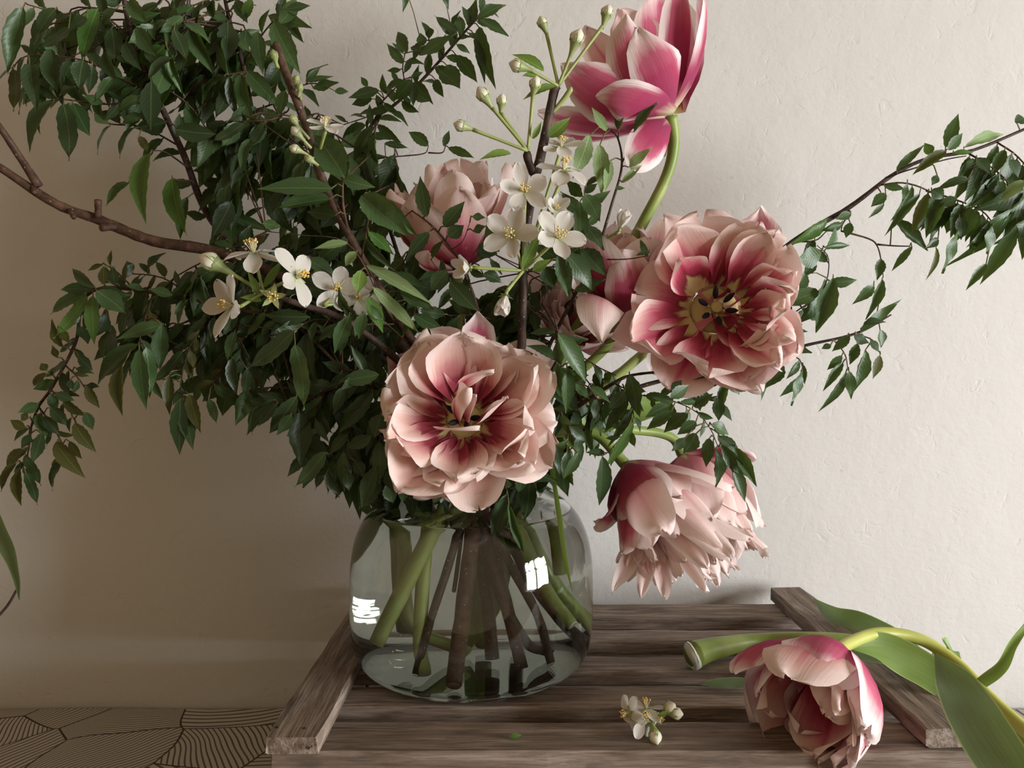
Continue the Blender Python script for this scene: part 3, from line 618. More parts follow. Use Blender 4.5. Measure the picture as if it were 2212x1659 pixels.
branch('right_low', 'leafy branch with drooping tips just right of the open tulip',
       [(1220, 900, .66, 6), (1400, 830, .66, 5), (1600, 790, .65, 4.5), (1690, 760, .65, 4), (1745, 745, .65, 3.4), (1850, 720, .65, 2.8), (1925, 680, .65, 1.8)],
       [[(1640, 780, .65), (1700, 690, .64), (1775, 630, .64), (1790, 560, .65), (1765, 530, .66)], [(1690, 760, .65), (1725, 775, .65), (1735, 800, .65)], [(1800, 733, .65), (1825, 765, .65), (1832, 800, .65)], [(1850, 722, .65), (1885, 735, .65), (1902, 765, .65)], [(1860, 718, .65), (1890, 690, .65), (1906, 605, .65)], [(1660, 775, .65), (1680, 775, .64), (1690, 785, .64)], [(1775, 630, .64), (1800, 600, .64)], [(1880, 640, .65), (1888, 615, .65)]],
       [(1130, 1240, .03), (1105, 1190, .02), (1070, 1120, .0)], (.9, -.1), ((0,), 34, 40, 70, 'm'), r0=1.8)
branch('right_bottom', 'leafy twig with small leaves hanging over the two nodding tulips',
       [(1180, 920, .64, 6), (1260, 870, .63, 5), (1330, 825, .62, 4), (1368, 810, .62, 3.2), (1438, 803, .61, 2.8), (1497, 806, .61, 2.4), (1575, 815, .61, 1.6)],
       [[(1330, 830, .62), (1382, 853, .6), (1452, 866, .59), (1504, 890, .58), (1536, 929, .575), (1553, 967, .57), (1585, 1000, .57)], [(1438, 803, .61), (1490, 830, .6), (1520, 860, .6), (1552, 868, .6)], [(1345, 830, .62), (1362, 870, .6), (1366, 910, .59), (1320, 970, .585), (1301, 985, .58)], [(1553, 940, .575), (1580, 960, .57), (1590, 970, .57)]],
       [(1090, 1260, -.01), (1075, 1200, -.01), (1050, 1130, -.005)], (.7, -.5), ((0, 1, 2), 20, 30, 52, 'dm'), r0=1.6)
branch('bare', 'thick bare brown branch with cut stubs reaching out at the left',
       [(880, 760, .66, 13), (700, 640, .66, 13), (480, 548, .65, 12.5), (330, 520, .64, 12), (215, 475, .63, 11), (120, 440, .62, 10), (0, 362, .61, 8.5), (-60, 325, .6, 8)],
       [], [(975, 1500, -.055), (1000, 1300, -.02), (1020, 1130, -.005)], (-.6, .3), None, cat='branch', name='bare_branch', bark='bark_warm')

ALLT = []                                                        # every sample of every twig, for hanging the leaves on the nearest one
for k, b in BR.items():
    if k == 'bare': continue
    lines = [[q[:3] for q in b['main'][1:]]] + b['twigs']
    for li, ln in enumerate(lines):
        for q in catmull(ln, 5): ALLT.append((q[0], q[1], q[2], k))
TA = np.array([t[:3] for t in ALLT]); TK = np.array([t[3] for t in ALLT])
def nearest(px, py, key=None):
    d = np.hypot(TA[:, 0] - px, TA[:, 1] - py)
    if key is not None: d = np.where(TK == key, d, 1e9)
    i = int(d.argmin()); return TA[i], TK[i], d[i]

rl = random.Random(3)
for row in LEAVES.replace('\n', '|').split('|'):
    if not row.strip(): continue
    a = row.split(); bx, by, tx, ty, w = map(float, a[:5])
    q, key, dist = nearest(bx, by)
    d = q[2] - rl.uniform(.006, .03)
    L = math.hypot(tx - bx, ty - by)
    dd = rl.uniform(-.3, .3) * L * d / F
    BR[key]['leaves'].append((P(bx, by, d), P(tx, ty, d + dd), w * d / F, TYPES[a[5]], rl.uniform(-.45, .45), P(q[0], q[1], q[2]) if dist < 260 else None))

def leaf_row(key, line, step, l0, l1, types, rr, flow=None, dz=.012):
    """leaves set alternately along a twig"""
    pts = catmull(line, 6); s = 1; acc = step * .5
    for i in range(1, len(pts)):
        a, b = pts[i - 1], pts[i]; dx, dy = b[0] - a[0], b[1] - a[1]; L = math.hypot(dx, dy)
        while acc < L:
            t = acc / L; px, py, d = a[0] + dx * t, a[1] + dy * t, a[2] + (b[2] - a[2]) * t
            an = math.atan2(dy, dx) + s * rr.uniform(.45, 1.25); s = -s
            vx, vy = math.cos(an), math.sin(an) + .35
            if flow: vx, vy = vx * .45 + flow[0], vy * .45 + flow[1]
            n = math.hypot(vx, vy) or 1; ln = rr.uniform(l0, l1)
            d2 = d + rr.uniform(-dz, dz)
            B = P(px + vx / n * 5, py + vy / n * 5, d2); T = P(px + vx / n * (5 + ln), py + vy / n * (5 + ln), d2 + rr.uniform(-.5, .3) * ln * d / F)
            BR[key]['leaves'].append((B, T, ln * rr.uniform(.34, .46) * d / F, TYPES[rr.choice(types)], rr.uniform(-.9, .9), P(px, py, d)))
            acc += step * rr.uniform(.75, 1.3)
        acc -= L
for k, b in BR.items():
    rr = random.Random(len(k) * 31 + ord(k[0]))
    if b['gen']:
        ids, step, l0, l1, types = b['gen'][:5]
        for i in ids: leaf_row(k, b['twigs'][i], step, l0, l1, types, rr, b['gen'][5] if len(b['gen']) > 5 else None)
    if b['main_gen']:
        leaf_row(k, [q[:3] for q in b['main'][1:]], *b['main_gen'], rr)

def inside(x, y, poly):
    c = False; j = len(poly) - 1
    for i in range(len(poly)):
        (xi, yi), (xj, yj) = poly[i], poly[j]
        if (yi > y) != (yj > y) and x < (xj - xi) * (y - yi) / (yj - yi) + xi: c = not c
        j = i
    return c
def thicket(keys, poly, n, d0, d1, l0, l1, types, seed, flow=(-.3, .6)):
    """short side shoots of the named branches where the bouquet is dense"""
    rr = random.Random(seed); xs = [p[0] for p in poly]; ys = [p[1] for p in poly]; made = 0; tries = 0
    while made < n and tries < 4000:
        tries += 1
        x, y = rr.uniform(min(xs), max(xs)), rr.uniform(min(ys), max(ys))
        an = math.atan2(flow[1], flow[0]) + rr.uniform(-1.1, 1.1); L = rr.uniform(70, 120)
        x2, y2 = x + math.cos(an) * L, y + math.sin(an) * L
        if not (inside(x, y, poly) and inside(x2, y2, poly)): continue
        key = rr.choice(keys); d = rr.uniform(d0, d1)
        if len(BR[key]['leaves']) > 265: key = min(list(keys) + ['pink_front', 'centre_low'], key=lambda q: len(BR[q]['leaves']))
        q, _, dist = nearest(x, y, key)
        ln = [(x, y, d), ((x + x2) / 2 + rr.uniform(-8, 8), (y + y2) / 2 + rr.uniform(-8, 8), d + rr.uniform(-.01, .01)), (x2, y2, d)]
        if dist < 240: ln = [(q[0], q[1], q[2])] + ln
        BR[key]['twigs'].append(ln)
        leaf_row(key, ln[-3:], 17, l0, l1, types, rr, flow); made += 1
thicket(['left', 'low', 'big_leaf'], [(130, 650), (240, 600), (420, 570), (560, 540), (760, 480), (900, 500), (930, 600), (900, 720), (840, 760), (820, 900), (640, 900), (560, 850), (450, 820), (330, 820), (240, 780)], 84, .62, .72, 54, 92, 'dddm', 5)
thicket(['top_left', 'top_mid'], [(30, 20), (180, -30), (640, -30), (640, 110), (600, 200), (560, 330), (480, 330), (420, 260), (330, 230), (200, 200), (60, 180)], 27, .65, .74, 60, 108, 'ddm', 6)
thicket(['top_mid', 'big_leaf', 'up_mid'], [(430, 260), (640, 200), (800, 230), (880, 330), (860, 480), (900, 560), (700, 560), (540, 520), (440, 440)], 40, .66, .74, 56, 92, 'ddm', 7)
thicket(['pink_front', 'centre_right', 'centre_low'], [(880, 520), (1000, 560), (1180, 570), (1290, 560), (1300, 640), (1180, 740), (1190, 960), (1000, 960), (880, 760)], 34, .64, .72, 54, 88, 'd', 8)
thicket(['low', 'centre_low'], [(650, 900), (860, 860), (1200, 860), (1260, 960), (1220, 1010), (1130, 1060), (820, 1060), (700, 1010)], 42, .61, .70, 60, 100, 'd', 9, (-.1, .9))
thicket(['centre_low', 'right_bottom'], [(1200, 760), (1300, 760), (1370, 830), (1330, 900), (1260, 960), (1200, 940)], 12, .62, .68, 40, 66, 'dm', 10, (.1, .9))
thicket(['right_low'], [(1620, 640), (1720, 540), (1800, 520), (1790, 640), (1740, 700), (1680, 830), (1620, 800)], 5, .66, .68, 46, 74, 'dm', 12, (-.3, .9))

for k, b in BR.items():
    ring = NECK(*b['ax'])
    base = V(*b['vase'][0]); m0 = b['main'][0]
    rt = root(b['name'], base, b['label'], b['cat'], b['group'] if k != 'bare' else None)
    m = MB(); rad = lambda q: q[3] * q[2] / F
    fz = 1.0 if k in ('left', 'bare', 'top_left', 'top_mid', 'right') else .6
    pts = [(V(*q), rad(m0) * 1.05 * fz) for q in b['vase']] + [(p, rad(m0) * 1.0) for p in ring] + [(P(*q[:3]), rad(q)) for q in b['main']]
    stube(m, pts, 7, 9, 0, .06, 5)
    if k == 'bare':
        stube(m, [(P(84, 402, .615), .0034), (P(40, 335, .61), .0028), (P(0, 275, .60), .0024), (P(-30, 235, .6), .002)], 5, 9, 0, .06, 6)
        for (a, c, r) in (((212, 470, .625), (212, 432, .62), .003), ((250, 490, .63), (218, 492, .62), .0032), ((150, 455, .62), (160, 470, .615), .002), ((70, 400, .615), (75, 418, .61), .002)):
            stube(m, [(P(*a), r), ((P(*a) + P(*c)) / 2, r * .9), (P(*c), r * 1.05)], 3, 8, 0, .1, 7)
    o = m.build('stem', M[b['bark']], rt)
    m2 = MB(); stube(m2, [(base + (base - V(*b['vase'][1])).normalized() * .0008, rad(m0) * .98 * fz), (base + (base - V(*b['vase'][1])).normalized() * .0011, rad(m0) * .6 * fz)], 2, 9); m2.build('cut_face', M['cut_wood'], o)
    for ti, tw in enumerate(b['twigs']):
        m = MB(); n = len(tw); r0 = b['r0']
        stube(m, [(P(*q), (r0 * (1 - .6 * i / n)) * q[2] / F) for i, q in enumerate(tw)], 4, 5, 0, .08, ti)
        m.build('twig', M['twig' if ti % 3 else b['bark']], rt)
    mp = MB()
    for (B, T, w, mat, roll, hang) in b['leaves']:
        put_leaf(rt, B, T, w, mat, roll, rl)
        if hang is not None and (hang - B).length > .0015:
            q = hang.lerp(B, .5) + Vector((0, 0, .003)) * min(1, (hang - B).length / .03)
            tube(mp, [hang, q, B + (T - B) * .03], [.0006, .00055, .0005], 4)
    if mp.v: tag(mp.build('petiole', M['twig_green'], rt), kind='stuff')
NL = sum(len(b['leaves']) for b in BR.values()); print('leaves', NL, {k: len(b['leaves']) for k, b in BR.items()})
# ------------------------------------------------------------------ tulips
def petal(parent, mat, spine, Wd, cup=.8, ruff=.08, seed=0, shape=(1.2, .5), notch=.0, nv=9, name='petal', fine=None, point=.0):
    """spine: list of (u, position, side, normal) from base to tip; Wd: full width; cup: bend across (radians each side)"""
    rr = random.Random(seed); m = MB(); vs, fs, uvs = [], [], []
    ph = [rr.uniform(0, 6.28) for _ in range(6)]; f1, f2, f3 = rr.uniform(3, 5), rr.uniform(7, 10), rr.uniform(14, 19)
    n = len(spine) - 1
    for i, (u, p, S, N) in enumerate(spine):
        w = .5 * Wd * max(math.sin(math.pi * min(u, .9995) ** shape[0]), 0) ** shape[1]
        w = max(w, .17 * Wd if u < .3 else .012 * Wd)
        if point and u > .85: w *= 1 - point * ((u - .85) / .15) ** .7
        tan = (spine[min(i + 1, n)][1] - spine[max(i - 1, 0)][1]).normalized()
        c = cup * (1 - .35 * u)
        for k in range(nv):
            v = -1 + 2 * k / (nv - 1); a = v * c
            s = w * (math.sin(a) / c if abs(c) > .01 else v); z = w * ((1 - math.cos(a)) / c if abs(c) > .01 else 0)
            e = u ** 1.6
            z += ruff * Wd * e * (math.sin(f1 * v + ph[0] + 2 * u) * .5 + abs(v) ** 1.5 * math.sin(f2 * u + ph[1] + v * 2) * .7)
            y = ruff * Wd * e * .35 * math.sin(f2 * v + ph[2]) + .018 * Wd * e * math.sin(f3 * v + ph[3])
            if notch: y -= notch * Wd * e * math.exp(-(v * 5) ** 2)
            vs.append(p + S * (s * (1 + .03 * e * math.sin(f3 * u + ph[4]))) + N * z + tan * y); uvs.append((.5 + .5 * v * min(1, w / (.42 * Wd)) if u > .3 else .5 + .5 * v * .8, u))
    for i in range(n):
        for k in range(nv - 1):
            a = i * nv + k; fs.append((a, a + 1, a + nv + 1, a + nv))
    m.add(vs, fs, uvs); return m.build(name, M[mat], parent)

def us(n): return [math.sin(math.pi / 2 * i / n) ** 1.15 for i in range(n + 1)]

def axis_spine(C, A, phi, L, t0, t1, br=.004, pw=1.0, n=11, ref=None, lift=0.0):
    A = A.normalized(); r0 = (Vector((0, 0, 1)) if ref is None else ref); r0 = r0 - A * r0.dot(A)
    if r0.length < .05: r0 = Vector((0, 1, 0)) - A * A.y
    r0.normalize(); Rr = Matrix.Rotation(phi, 3, A) @ r0; S = A.cross(Rr)
    out = []; p = C + Rr * br + A * lift; prev = 0
    for u in us(n):
        th = t0 + (t1 - t0) * (u + prev) / 2 if pw == 1 else t0 + (t1 - t0) * ((u + prev) / 2) ** pw
        Dv = A * math.cos(th) + Rr * math.sin(th)
        p = p + Dv * (L * (u - prev)); prev = u
        th2 = t0 + (t1 - t0) * u ** pw
        out.append((u, p.copy(), S, A * math.sin(th2) - Rr * math.cos(th2)))
    return out

def bez_spine(B, C, T, inward, n=11, C2=None):
    """petal along a bezier; inward: the side its hollow faces"""
    out = []
    for u in us(n):
        if C2 is None:
            p = B * (1 - u) ** 2 + C * 2 * u * (1 - u) + T * u * u; t = (C - B) * (1 - u) + (T - C) * u
        else:
            p = B * (1 - u) ** 3 + C * 3 * u * (1 - u) ** 2 + C2 * 3 * u * u * (1 - u) + T * u ** 3
            t = (C - B) * (1 - u) ** 2 + (C2 - C) * 2 * u * (1 - u) + (T - C2) * u * u
        t.normalize(); N = inward - t * inward.dot(t); N.normalize()
        out.append((u, p, t.cross(N), N))
    return out

def rad_(x): return x * math.pi / 180
def corolla(rt, C, A, layers, seed, ref=None):
    """layers: (count, phase, length, width, t0, t1, cup, ruffle, material, base radius, lift)"""
    rr = random.Random(seed)
    for li, (n, ph0, L, Wd, t0, t1, cup, ruff, mat, br, lift) in enumerate(layers):
        for k in range(n):
            phi = ph0 + 2 * math.pi * k / n + rr.uniform(-.38, .38)
            l = L * rr.uniform(.82, 1.12)
            sp = axis_spine(C, A, phi, l, rad_(t0 + rr.uniform(-10, 10)), rad_(t1 + rr.uniform(-24, 20)), br, 1.0, 11, ref, lift)
            petal(rt, mat if isinstance(mat, str) else rr.choice(mat), sp, Wd * rr.uniform(.72, 1.18), cup * rr.uniform(.6, 1.25), ruff * rr.uniform(.7, 1.4), rr.randrange(10 ** 6), (rr.uniform(1.05, 1.5), rr.uniform(.34, .46)), rr.choice([0, .05, .1, .16]), point=rr.choice([0, 0, 0, .12]))

def stamens(rt, C, A, r, h, n=6, seed=0):
    rr = random.Random(seed); A = A.normalized(); a = A.orthogonal().normalized()
    for k in range(n):
        d = Matrix.Rotation(2 * math.pi * k / n + rr.uniform(-.2, .2), 3, A) @ a
        m = MB(); p0 = C + d * r * .35; p1 = C + d * r + A * h
        tube(m, [p0, p0.lerp(p1, .5), p1], [.0011, .0009, .0007], 6)
        o = m.build('stamen', M['filament'], rt)
        m = MB(); q = (A + d * .7).normalized(); stube(m, [(p1 - q * .003, .0009), (p1 + q * .001, .0021), (p1 + q * .006, .0019), (p1 + q * .010, .0006)], 3, 7); m.build('anther', M['tulip_anther'], o)
    m = MB(); stube(m, [(C, .003), (C + A * h * .6, .0034), (C + A * h * .95, .0024), (C + A * h * 1.05, .0045), (C + A * h * 1.1, .0008)], 3, 8); m.build('pistil', M['pistil'], rt)

def strap_leaf(rt, pts, widths, normal, mat='tulip_leaf', cup=.7, seed=0, name='leaf', nv=7, twist=0.0):
    """tulip leaf: points (Vector), widths along, hollow towards normal"""
    rr = random.Random(seed); c = catmull([(*p, w) for p, w in zip(pts, widths)], 6); m = MB(); vs, fs, uvs = [], [], []
    P_ = [Vector(q[:3]) for q in c]; n = len(P_)
    for i, p in enumerate(P_):
        t = (P_[min(i + 1, n - 1)] - P_[max(i - 1, 0)]).normalized(); N = normal - t * normal.dot(t); N.normalize()
        N = Matrix.Rotation(twist * i / n, 3, t) @ N; S = t.cross(N)
        w = max(c[i][3], .0004) / 2
        for k in range(nv):
            v = -1 + 2 * k / (nv - 1); a = v * cup
            vs.append(p + S * (w * math.sin(a) / cup) + N * (w * (1 - math.cos(a)) / cup + .05 * w * math.sin(i * .9 + v * 2) * abs(v))); uvs.append((k / (nv - 1), i / n))
    for i in range(n - 1):
        for k in range(nv - 1):
            a = i * nv + k; fs.append((a, a + 1, a + nv + 1, a + nv))
    m.add(vs, fs, uvs); return m.build(name, M[mat], rt)

TG = 'double pink tulips in the glass vase'
def tulip_stem(rt, vase, ax, path, C, r=.0042, mat='stem', cut=True):
    pts = [(V(*q), r * 1.1) for q in vase] + [(p, r) for p in NECK(*ax)] + [(p, r) for p in path] + [(C, r * 1.15)]
    m = MB(); stube(m, pts, 7, 10); o = m.build('stem', M[mat], rt)
    b = pts[0][0]; d = (b - pts[1][0]).normalized(); m = MB(); stube(m, [(b + d * .0004, r * 1.06), (b + d * .0009, r * .7)], 2, 10); m.build('cut_face', M['cut_end'], o)

# -- the large tulip at the front
C = P(1004, 908, .572); A = Vector((-.02, -1, .40)).normalized()
rt = root('tulip', V(912, 1470, -.03), 'large peach pink double tulip facing forward at the front above the vase neck', 'tulip', TG)
corolla(rt, C, A, [
    (6, .35, .060, .058, 62, 96, .5, .09, 'petal_peach', .010, -.008),
    (7, .0, .059, .054, 68, 78, .7, .10, 'petal_peach', .011, -.004),
    (7, .5, .057, .054, 76, 58, .85, .11, 'petal_peach', .012, -.002),
    (6, .1, .053, .054, 84, 38, .95, .12, 'petal_peach', .013, -.001),
    (5, .6, .047, .050, 90, 20, 1.0, .12, 'petal_peach', .014, .0)], 11)
Q = C - A * .001                                                  # loose inner petals
for k, (b_, c_, t_, w_, inn) in enumerate((((990, 915, .568), (965, 870, .545), (1012, 838, .533), .022, (.8, -.2, .4)), ((1000, 915, .568), (990, 885, .55), (1028, 852, .54), .020, (-.2, -1, .2)),
        ((985, 850, .555), (1010, 800, .535), (1068, 803, .532), .015, (0, -.4, -1)), ((1020, 915, .568), (1060, 905, .55), (1092, 858, .535), .022, (-.5, -.3, .8)),
        ((960, 925, .565), (930, 935, .54), (1036, 926, .53), .018, (0, .2, 1)))):
    petal(rt, 'petal_peach', bez_spine(P(*b_), P(*c_), P(*t_), Vector(inn)), w_, .7, .16, 300 + k, (1.3, .5), .1)
petal(rt, 'petal_magenta', bez_spine(C, P(1040, 760, .61), P(1032, 672, .60), Vector((0, -1, .2))), .03, .5, .05, 5, point=.6)
petal(rt, 'petal_rose', bez_spine(C, P(1120, 930, .60), P(1206, 958, .58), Vector((-.2, -1, .4))), .036, .4, .06, 6, point=.7)
petal(rt, 'petal_pale', bez_spine(C, P(1110, 800, .62), P(1196, 765, .61), Vector((-.2, -1, .2))), .05, .4, .05, 7)
petal(rt, 'petal_magenta', bez_spine(C, P(900, 820, .61), P(836, 772, .60), Vector((.2, -1, .2))), .034, .4, .05, 8, point=.7)
stamens(rt, C + A * .001, A, .007, .010, 6, 3)
m = MB(); stube(m, [(C - A * .005, .013), (C - A * .001, .0135), (C + A * .001, .009)], 3, 14); m.build('throat', M['pistil'], rt)
tulip_stem(rt, [(912, 1478, -.03), (905, 1350, -.02), (925, 1130, -.01)], (-.5, -.5), [P(990, 950, .63)], C, mat='stem_water')

# -- the open tulip on the right
C = P(1545, 668, .60); A = Vector((-.12, -1, .12)).normalized()
rt = root('tulip', V(1010, 1420, .03), 'wide open rose pink tulip showing its yellow throat, at the right', 'tulip', TG)
corolla(rt, C, A, [
    (6, .25, .053, .062, 62, 80, .75, .11, 'petal_rose', .018, -.006),
    (5, .75, .054, .064, 78, 42, .95, .11, 'petal_rose', .019, -.002),
    (3, .5, .047, .052, 82, 16, 1.0, .13, 'petal_rose', .019, .0)], 25)
rr = random.Random(5)
for k in range(6):                                                # ruffled inner petals on the lower right
    phi = rad_(-40 - 19 * k + rr.uniform(-9, 9))
    petal(rt, 'petal_rose', axis_spine(C, A, phi, .046 + rr.uniform(-.008, .010), rad_(rr.uniform(50, 72)), rad_(rr.uniform(-25, 70)), .019, 1.0, 11, None, .002), .036, 1.0, .26, rr.randrange(9999), (1.2, .55), .1)
petal(rt, 'petal_magenta', bez_spine(C, P(1640, 560, .63), P(1643, 446, .605), Vector((-.3, -1, 0))), .044, .6, .06, 9, point=.7)
petal(rt, 'petal_rose', bez_spine(C, P(1660, 640, .62), P(1722, 590, .585), Vector((-.6, -1, 0))), .05, .8, .08, 10)
petal(rt, 'petal_pale', bez_spine(C, P(1500, 560, .63), P(1436, 464, .61), Vector((.3, -1, -.2))), .04, .6, .06, 11, point=.6)
petal(rt, 'petal_pale', bez_spine(C, P(1440, 720, .62), P(1322, 728, .60), Vector((.2, -.8, .5))), .046, .5, .05, 12, point=.5)
petal(rt, 'petal_rose', bez_spine(C, P(1590, 760, .6), P(1650, 715, .57), Vector((-.2, -.8, .7))), .034, .8, .12, 13)
petal(rt, 'petal_magenta', bez_spine(C, P(1440, 760, .66), P(1408, 806, .66), Vector((.2, -1, .3))), .03, .5, .05, 14)
stamens(rt, C + A * .001, A, .009, .008, 6, 4)
m = MB(); stube(m, [(C - A * .007, .0175), (C - A * .004, .018), (C - A * .0025, .012)], 3, 14); m.build('throat', M['pistil'], rt)
tulip_stem(rt, [(1010, 1415, .03), (900, 1320, .02), (880, 1200, .01), (850, 1100, -.0)], (1.0,.5), [P(1250, 880, .66), P(1420, 740, .66)], C, mat='stem_water')

# -- two nodding tulips, lower right
C = P(1352, 1005, .625); A = Vector((.50, -.42, -.62)).normalized(); up = Vector((-.4, -.5, .6))
rt = root('tulip', V(1210, 1240, .0), 'pale pink many-petalled tulip nodding in front, right of the vase', 'tulip', TG)
corolla(rt, C, A, [
    (6, .3, .066, .050, 62, -6, .95, .07, ['petal_magenta', 'petal_pale'], .006, .0),
    (8, .0, .078, .040, 46, -2, .9, .10, 'petal_pale', .006, .002),
    (9, .3, .086, .034, 34, -4, .8, .12, 'petal_pale', .005, .004),
    (9, .1, .092, .028, 22, -2, .7, .14, 'petal_pale', .004, .006),
    (8, .5, .098, .024, 12, 4, .6, .16, 'petal_pale', .003, .008)], 33, up)
rr = random.Random(9)
for k, (tx, ty) in enumerate(((1325, 1275), (1355, 1250), (1385, 1290), (1420, 1265), (1437, 1292), (1470, 1240), (1335, 1215))):
    petal(rt, 'petal_pale', bez_spine(P(1400, 1120, .61), P((1400 + tx) / 2 + 10, 1190, .58), P(tx, ty, .60), Vector((0, -1, 0))), .015, .5, .2, k + 40, (1.2, .55), .1)
petal(rt, 'petal_magenta', bez_spine(C, P(1330, 1080, .60), P(1284, 1128, .60), Vector((.6, -.5, -.4)), 11, P(1320, 1130, .6)), .026, .9, .14, 50)
petal(rt, 'petal_magenta', bez_spine(C, P(1360, 1090, .575), P(1345, 1195, .58), Vector((.7, .5, -.2))), .032, .9, .10, 51)
tulip_stem(rt, [(1210, 1235, .0), (1200, 1150, .0), (1190, 1085, -.005)], (.95, -.2), [P(1215, 930, .63), P(1290, 940, .63)], C)
strap_leaf(rt, [P(1225, 960, .63), P(1300, 910, .65), P(1380, 885, .66), P(1450, 880, .665)], [.012, .024, .024, .006], Vector((0, -1, .4)), 'tulip_leaf_light', .6)
strap_leaf(rt, [P(1190, 985, .60), P(1208, 1100, .57), P(1222, 1200, .555), P(1236, 1278, .55)], [.007, .007, .006, .001], Vector((-.8, -.5, 0)), 'tulip_leaf_light', .5)

C = P(1475, 985, .70); A = Vector((.24, -.30, -.86)).normalized()
rt = root('tulip', V(1260, 1350, .02), 'ruffled pale pink tulip nodding behind its neighbour, beside the bare wall', 'tulip', TG)
corolla(rt, C, A, [
    (6, .1, .080, .050, 66, 6, .8, .10, ['petal_pale', 'petal_magenta'], .006, .0),
    (8, .4, .092, .036, 48, 0, .8, .16, 'petal_pale', .006, .002),
    (9, .2, .100, .028, 32, 4, .7, .22, 'petal_pale', .005, .004),
    (9, .5, .106, .022, 20, 8, .6, .25, 'petal_pale', .004, .006)], 44, Vector((0, -1, 0)))
petal(rt, 'petal_magenta', bez_spine(C, P(1550, 965, .68), P(1632, 990, .67), Vector((-.2, -.6, -.6))), .02, .6, .15, 60)
tulip_stem(rt, [(1265, 1350, .02), (1200, 1275, .02), (1120, 1140, .01)], (.8, .55), [P(1260, 930, .66), P(1380, 930, .69), P(1450, 945, .70)], C)

# -- the topmost tulip
C = P(1452, 246, .63); A = Vector((-.55, -.1, .85)).normalized()
rt = root('tulip', V(870, 1290, -.0), 'topmost magenta tulip with white petal margins, turned to the left', 'tulip', TG)
tulip_stem(rt, [(905, 1330, .045), (880, 1200, .03), (850, 1095, .01)], (.2, .9), [P(1120, 880, .67), P(1320, 600, .66), P(1392, 475, .645), P(1440, 380, .64), P(1456, 310, .635)], P(1449, 250, .63), .0047, 'stem')
tp = [  # control, tip, width, hollow side, material, depths
    ((1300, 300, .64), (1163, 242, .62), .034, (.1, .5, 1), 'petal_magenta', .5),
    ((1330, 290, .66), (1205, 300, .68), .030, (.1, .3, 1), 'petal_magenta', .4),
    ((1330, 250, .59), (1213, 140, .605), .048, (.3, .9, .4), 'petal_magenta', .8),
    ((1320, 180, .66), (1268, 60, .665), .060, (.4, -.8, .2), 'petal_rose', .7),
    ((1390, 120, .68), (1340, 20, .675), .055, (.1, -1, .2), 'petal_rose', .7),
    ((1370, 170, .57), (1352, 32, .60), .050, (-.05, 1, .2), 'petal_magenta', .9),
    ((1450, 120, .68), (1420, -30, .68), .062, (0, -1, .2), 'petal_magenta', .6),
    ((1440, 150, .565), (1378, 62, .595), .046, (-.2, 1, .3), 'petal_magenta', .8),
    ((1480, 110, .60), (1478, -40, .64), .044, (-.5, .6, .2), 'petal_magenta', .9),
    ((1560, 120, .62), (1512, -15, .63), .052, (-1, .1, .1), 'petal_magenta', .9),
    ((1390, 230, .565), (1290, 210, .59), .036, (.1, .8, .7), 'petal_magenta', .7)]
for k, (c, t_, w, inn, mat, cup) in enumerate(tp):
    petal(rt, mat, bez_spine(C, P(*c), P(*t_), Vector(inn)), w, cup, .07, 70 + k, (1.15, .5), .03, point=.3)
petal(rt, 'petal_magenta', bez_spine(P(1446, 256, .63), P(1400, 300, .60), P(1368, 368, .60), Vector((-.3, .9, -.2))), .034, .6, .07, 90, (1.1, .5))
petal(rt, 'petal_magenta', bez_spine(P(1446, 256, .63), P(1430, 300, .64), P(1395, 330, .64), Vector((-.3, .9, -.2))), .03, .5, .06, 91)

# -- tulip at the back, left of the blossoms
C = P(985, 585, .69); A = Vector((.0, -.42, .90)).normalized()
rt = root('tulip', V(835, 1340, .02), 'pink and cream tulip half hidden by dark leaves behind the white blossoms', 'tulip', TG)
corolla(rt, C, A, [
    (6, .3, .096, .062, 60, 14, .9, .08, ['petal_rose', 'petal_pale'], .006, .0),
    (7, .0, .090, .052, 44, 12, .9, .12, 'petal_pale', .006, .002),
    (7, .4, .086, .044, 30, 14, .8, .16, ['petal_rose', 'petal_pale'], .005, .004)], 55)
petal(rt, 'petal_rose', bez_spine(C, P(930, 580, .66), P(925, 545, .62), Vector((.3, -.2, 1)), 11, P(925, 600, .63)), .034, .9, .06, 92)
petal(rt, 'petal_magenta', bez_spine(C, P(945, 590, .66), P(940, 590, .61), Vector((.2, -.2, 1))), .04, .9, .06, 93)
tulip_stem(rt, [(800, 1375, -.025), (880, 1240, -.02), (975, 1110, -.01)], (.1, .2), [P(1000, 800, .67), P(990, 650, .69)], C, .0052, 'stem_water')
strap_leaf(rt, [V(800, 1260, .04), V(790, 1190, .045), V(830, 1120, .03), V(880, 1060, .02)], [.004, .022, .022, .012], Vector((.4, -1, 0)), 'tulip_leaf', .5)

# -- tulip seen from the side, left of the open one
C = P(1345, 690, .655); A = Vector((-.05, -.30, .95)).normalized()
rt = root('tulip', V(1030, 1380, .05), 'rose tulip seen from the side, tucked left behind the open tulip', 'tulip', TG)
corolla(rt, C, A, [
    (6, .5, .086, .056, 42, 4, .95, .06, 'petal_magenta', .006, .0),
    (5, .1, .080, .046, 30, 0, .9, .08, 'petal_rose', .005, .002)], 66)
petal(rt, 'petal_pale', bez_spine(P(1325, 680, .63), P(1300, 615, .60), P(1300, 738, .585), Vector((0, .8, -.5)), 11, P(1290, 640, .575)), .040, .7, .04, 94, (1.0,.5), point=.4)
petal(rt, 'petal_rose', bez_spine(C, P(1260, 660, .62), P(1242, 600, .62), Vector((.8, -.2, .3))), .036, .8, .06, 95)
petal(rt, 'petal_magenta', bez_spine(C, P(1390, 660, .60), P(1345, 540, .595), Vector((-.1, .9, .2))), .044, .8, .05, 96)
